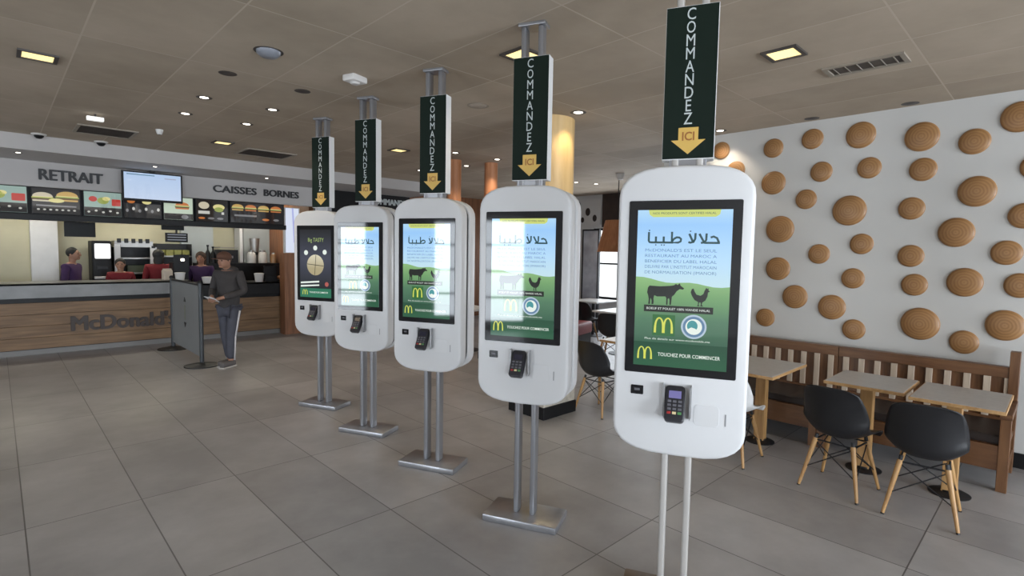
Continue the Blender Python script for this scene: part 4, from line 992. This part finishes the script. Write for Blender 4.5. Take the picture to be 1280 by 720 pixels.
    for hp, kn, an, to in lg:
        n = len(pv); pv += [hp, kn, an + Vector((0, 0, .02))]; pr += [.100, .074, .062]; pe += [(0, n), (n, n + 1), (n + 1, n + 2)]
    pm = skin(pv, pe, pr, 2); pm.materials.append(trouser_m); pt = D.objects.new('trousers', pm); COL.objects.link(pt); pt.parent = t
    if stripe:
        for i, (s, (hp, kn, an, to)) in enumerate(zip((1, -1), lg)):
            b = nb(); o1 = Vector((s * .093, -.0, 0)); o2 = Vector((s * .072, -.0, 0)); o3 = Vector((s * .060, 0, 0))
            tube(b, hp + o1, kn + o2, .014, .012, 10); tube(b, kn + o2, an + o3 + Vector((0, 0, .02)), .012, .011, 10); obj('side_stripe', b, stripe, pt, smooth=True)
    for hp, kn, an, to in lg:
        b = nb(); box(b, (an + to) / 2 + Vector((0, -.005, -.004)), (.088, .27, .085), bev=.028, seg=3); sh_ = obj('shoe', b, shoe_m or M_dark, t, smooth='auto')
        b = nb(); box(b, (an.x * .5 + to.x * .5, (an.y + to.y) / 2 - .005, .010), (.094, .28, .02), bev=.008); obj('sole', b, mat('shoe_sole', (.5, .48, .46), .6), sh_)
    return t
HG = mat('charcoal_hoodie', (.045, .040, .040), .85, noise=.15, nscale=14); TR = mat('slate_tracksuit', (.055, .057, .075), .8, noise=.1, nscale=14); WS = mat('white_stripe', (.55, .53, .54), .7)
HB = mat('brown_hair', (.055, .03, .02), .7, noise=.2, nscale=40); HK = mat('black_hair', (.010, .009, .009), .6, noise=.1, nscale=40); RD = mat('red_uniform', (.17, .008, .014), .8, noise=.1, nscale=10); PU = mat('plum_uniform', (.055, .022, .085), .8, noise=.1, nscale=10); OC = mat('rust_cap', (.11, .05, .03), .8, noise=.1)
man = person('person in a dark hoodie and striped track trousers, standing before the counter holding a paper', (2.31, 8.03, 0), math.radians(-55), HG, TR, HB, SKIN, sc=.93, head_drop=.035, lean=.03, head_turn=math.radians(0),
       armL=((.27, .0, 1.13), (.06, -.22, 1.04)), armR=((-.27, .0, 1.13), (-.08, -.25, 1.05)), stripe=WS, cap=OC, legs=((-.05, -.045), (.03, .045)), hood=True, shoe_m=mat('grey_shoes', (.10, .09, .09), .7))
t = thing('paper_sheet', 'folded white paper held by the customer in the dark hoodie', 'paper', (2.06, 7.90, .955), math.radians(-55)); b = nb(); box(b, (0, 0, 0), (.16, .12, .006), rot=Euler((-.5, .15, 0))); obj('sheet', b, mat('white_paper', (.68, .68, .70), .7), t); b = nb(); box(b, (.02, .01, .01), (.10, .08, .004), rot=Euler((-.4, .3, 0))); obj('folded_flap', b, mat('white_paper', (.6, .6, .6)), t)
person('person in a red uniform with dark hair facing out, left of the warming rack front', (1.565, 11.45, 0), math.radians(-10), RD, M_dark, HK, SKIN, sc=.83, lean=.12)
person('person in a red uniform seen from behind, right of the warming rack', (2.14, 11.5, 0), math.radians(170), RD, M_dark, HK, SKIN, sc=.92, hair='long', lean=.1)
person('person in a purple top with long brown hair behind the counter beside the customer', (2.83, 11.5, 0), math.radians(-25), PU, M_dark, HB, SKIN2, sc=.90, hair='long')
person('person in a dark purple top at the far left behind the counter', (.93, 11.7, 0), math.radians(60), PU, M_dark, HK, SKIN, sc=.93, hair='short')

# ------------------------------------------------------------------ kitchen lights
def area(name, loc, sx, sy, e, col): 
    l = D.lights.new(name, 'AREA'); l.shape = 'RECTANGLE'; l.size = sx; l.size_y = sy; l.energy = e; l.color = col
    o = D.objects.new(name, l); COL.objects.link(o); o.location = loc; return o
for x, y, l in ((.2, 11.7, 'bright kitchen ceiling panel at the left'), (2.0, 11.7, 'bright kitchen ceiling panel above the warming rack'), (3.8, 11.5, 'bright kitchen ceiling panel over the coffee corner')):
    t = thing('kitchen_lamp', l, 'ceiling light', (x, y, 2.792)); kbox(-.32, .32, -.17, .17, -.03, .006, M_plw, 'housing', t); kbox(-.30, .30, -.15, .15, -.034, -.03, mat('kitchen_diffuser', (.9, .9, .8), .5, emit=(1, .94, .78), estr=2), 'diffuser', t, 0)
    area('kitchen_light', (x, y, 2.75), .6, .3, 19, (1, .93, .75))

# ------------------------------------------------------------------ world, camera
w = D.worlds.new('world'); bpy.context.scene.world = w; w.use_nodes = True; nt = w.node_tree
bg = nt.nodes['Background']; sky = nt.nodes.new('ShaderNodeTexSky'); sky.sky_type = 'HOSEK_WILKIE'; sky.turbidity = 6; sky.sun_direction = (.3, -.5, .6)
mx = nt.nodes.new('ShaderNodeMix'); mx.data_type = 'RGBA'; mx.inputs[0].default_value = .75; nt.links.new(sky.outputs[0], mx.inputs[6]); mx.inputs[7].default_value = (.95, .98, 1, 1)
nt.links.new(mx.outputs[2], bg.inputs[0]); bg.inputs[1].default_value = 3.0
sc = bpy.context.scene
cam = D.cameras.new('camera'); co = D.objects.new('camera', cam); COL.objects.link(co); sc.camera = co
cam.sensor_width = 36; cam.lens = 668.93 / 1280 * 36; cam.clip_start = .02
yaw, p, r = math.radians(44), .06718, .01656
def rot(d): return Vector((d[0] * math.cos(yaw) + d[1] * math.sin(yaw), -d[0] * math.sin(yaw) + d[1] * math.cos(yaw), d[2]))
fw = Vector((0, math.cos(p), -math.sin(p))); rt = Vector((1, 0, 0)); up = rt.cross(fw)
Rv = rot(rt * math.cos(r) + up * math.sin(r)); Uv = rot(up * math.cos(r) - rt * math.sin(r)); Fv = rot(fw)
co.matrix_world = Matrix((( Rv.x, Uv.x, -Fv.x, 0), (Rv.y, Uv.y, -Fv.y, 0), (Rv.z, Uv.z, -Fv.z, 1.65), (0, 0, 0, 1)))
sc.view_settings.view_transform = 'Standard'; sc.view_settings.look = 'None'; sc.view_settings.gamma = 1; sc.view_settings.exposure = -.22; sc.view_settings.use_curve_mapping = False
sc.cycles.use_denoising = True
sc.cycles.max_bounces = 8; sc.cycles.diffuse_bounces = 4; sc.cycles.glossy_bounces = 3; sc.cycles.sample_clamp_indirect = 6
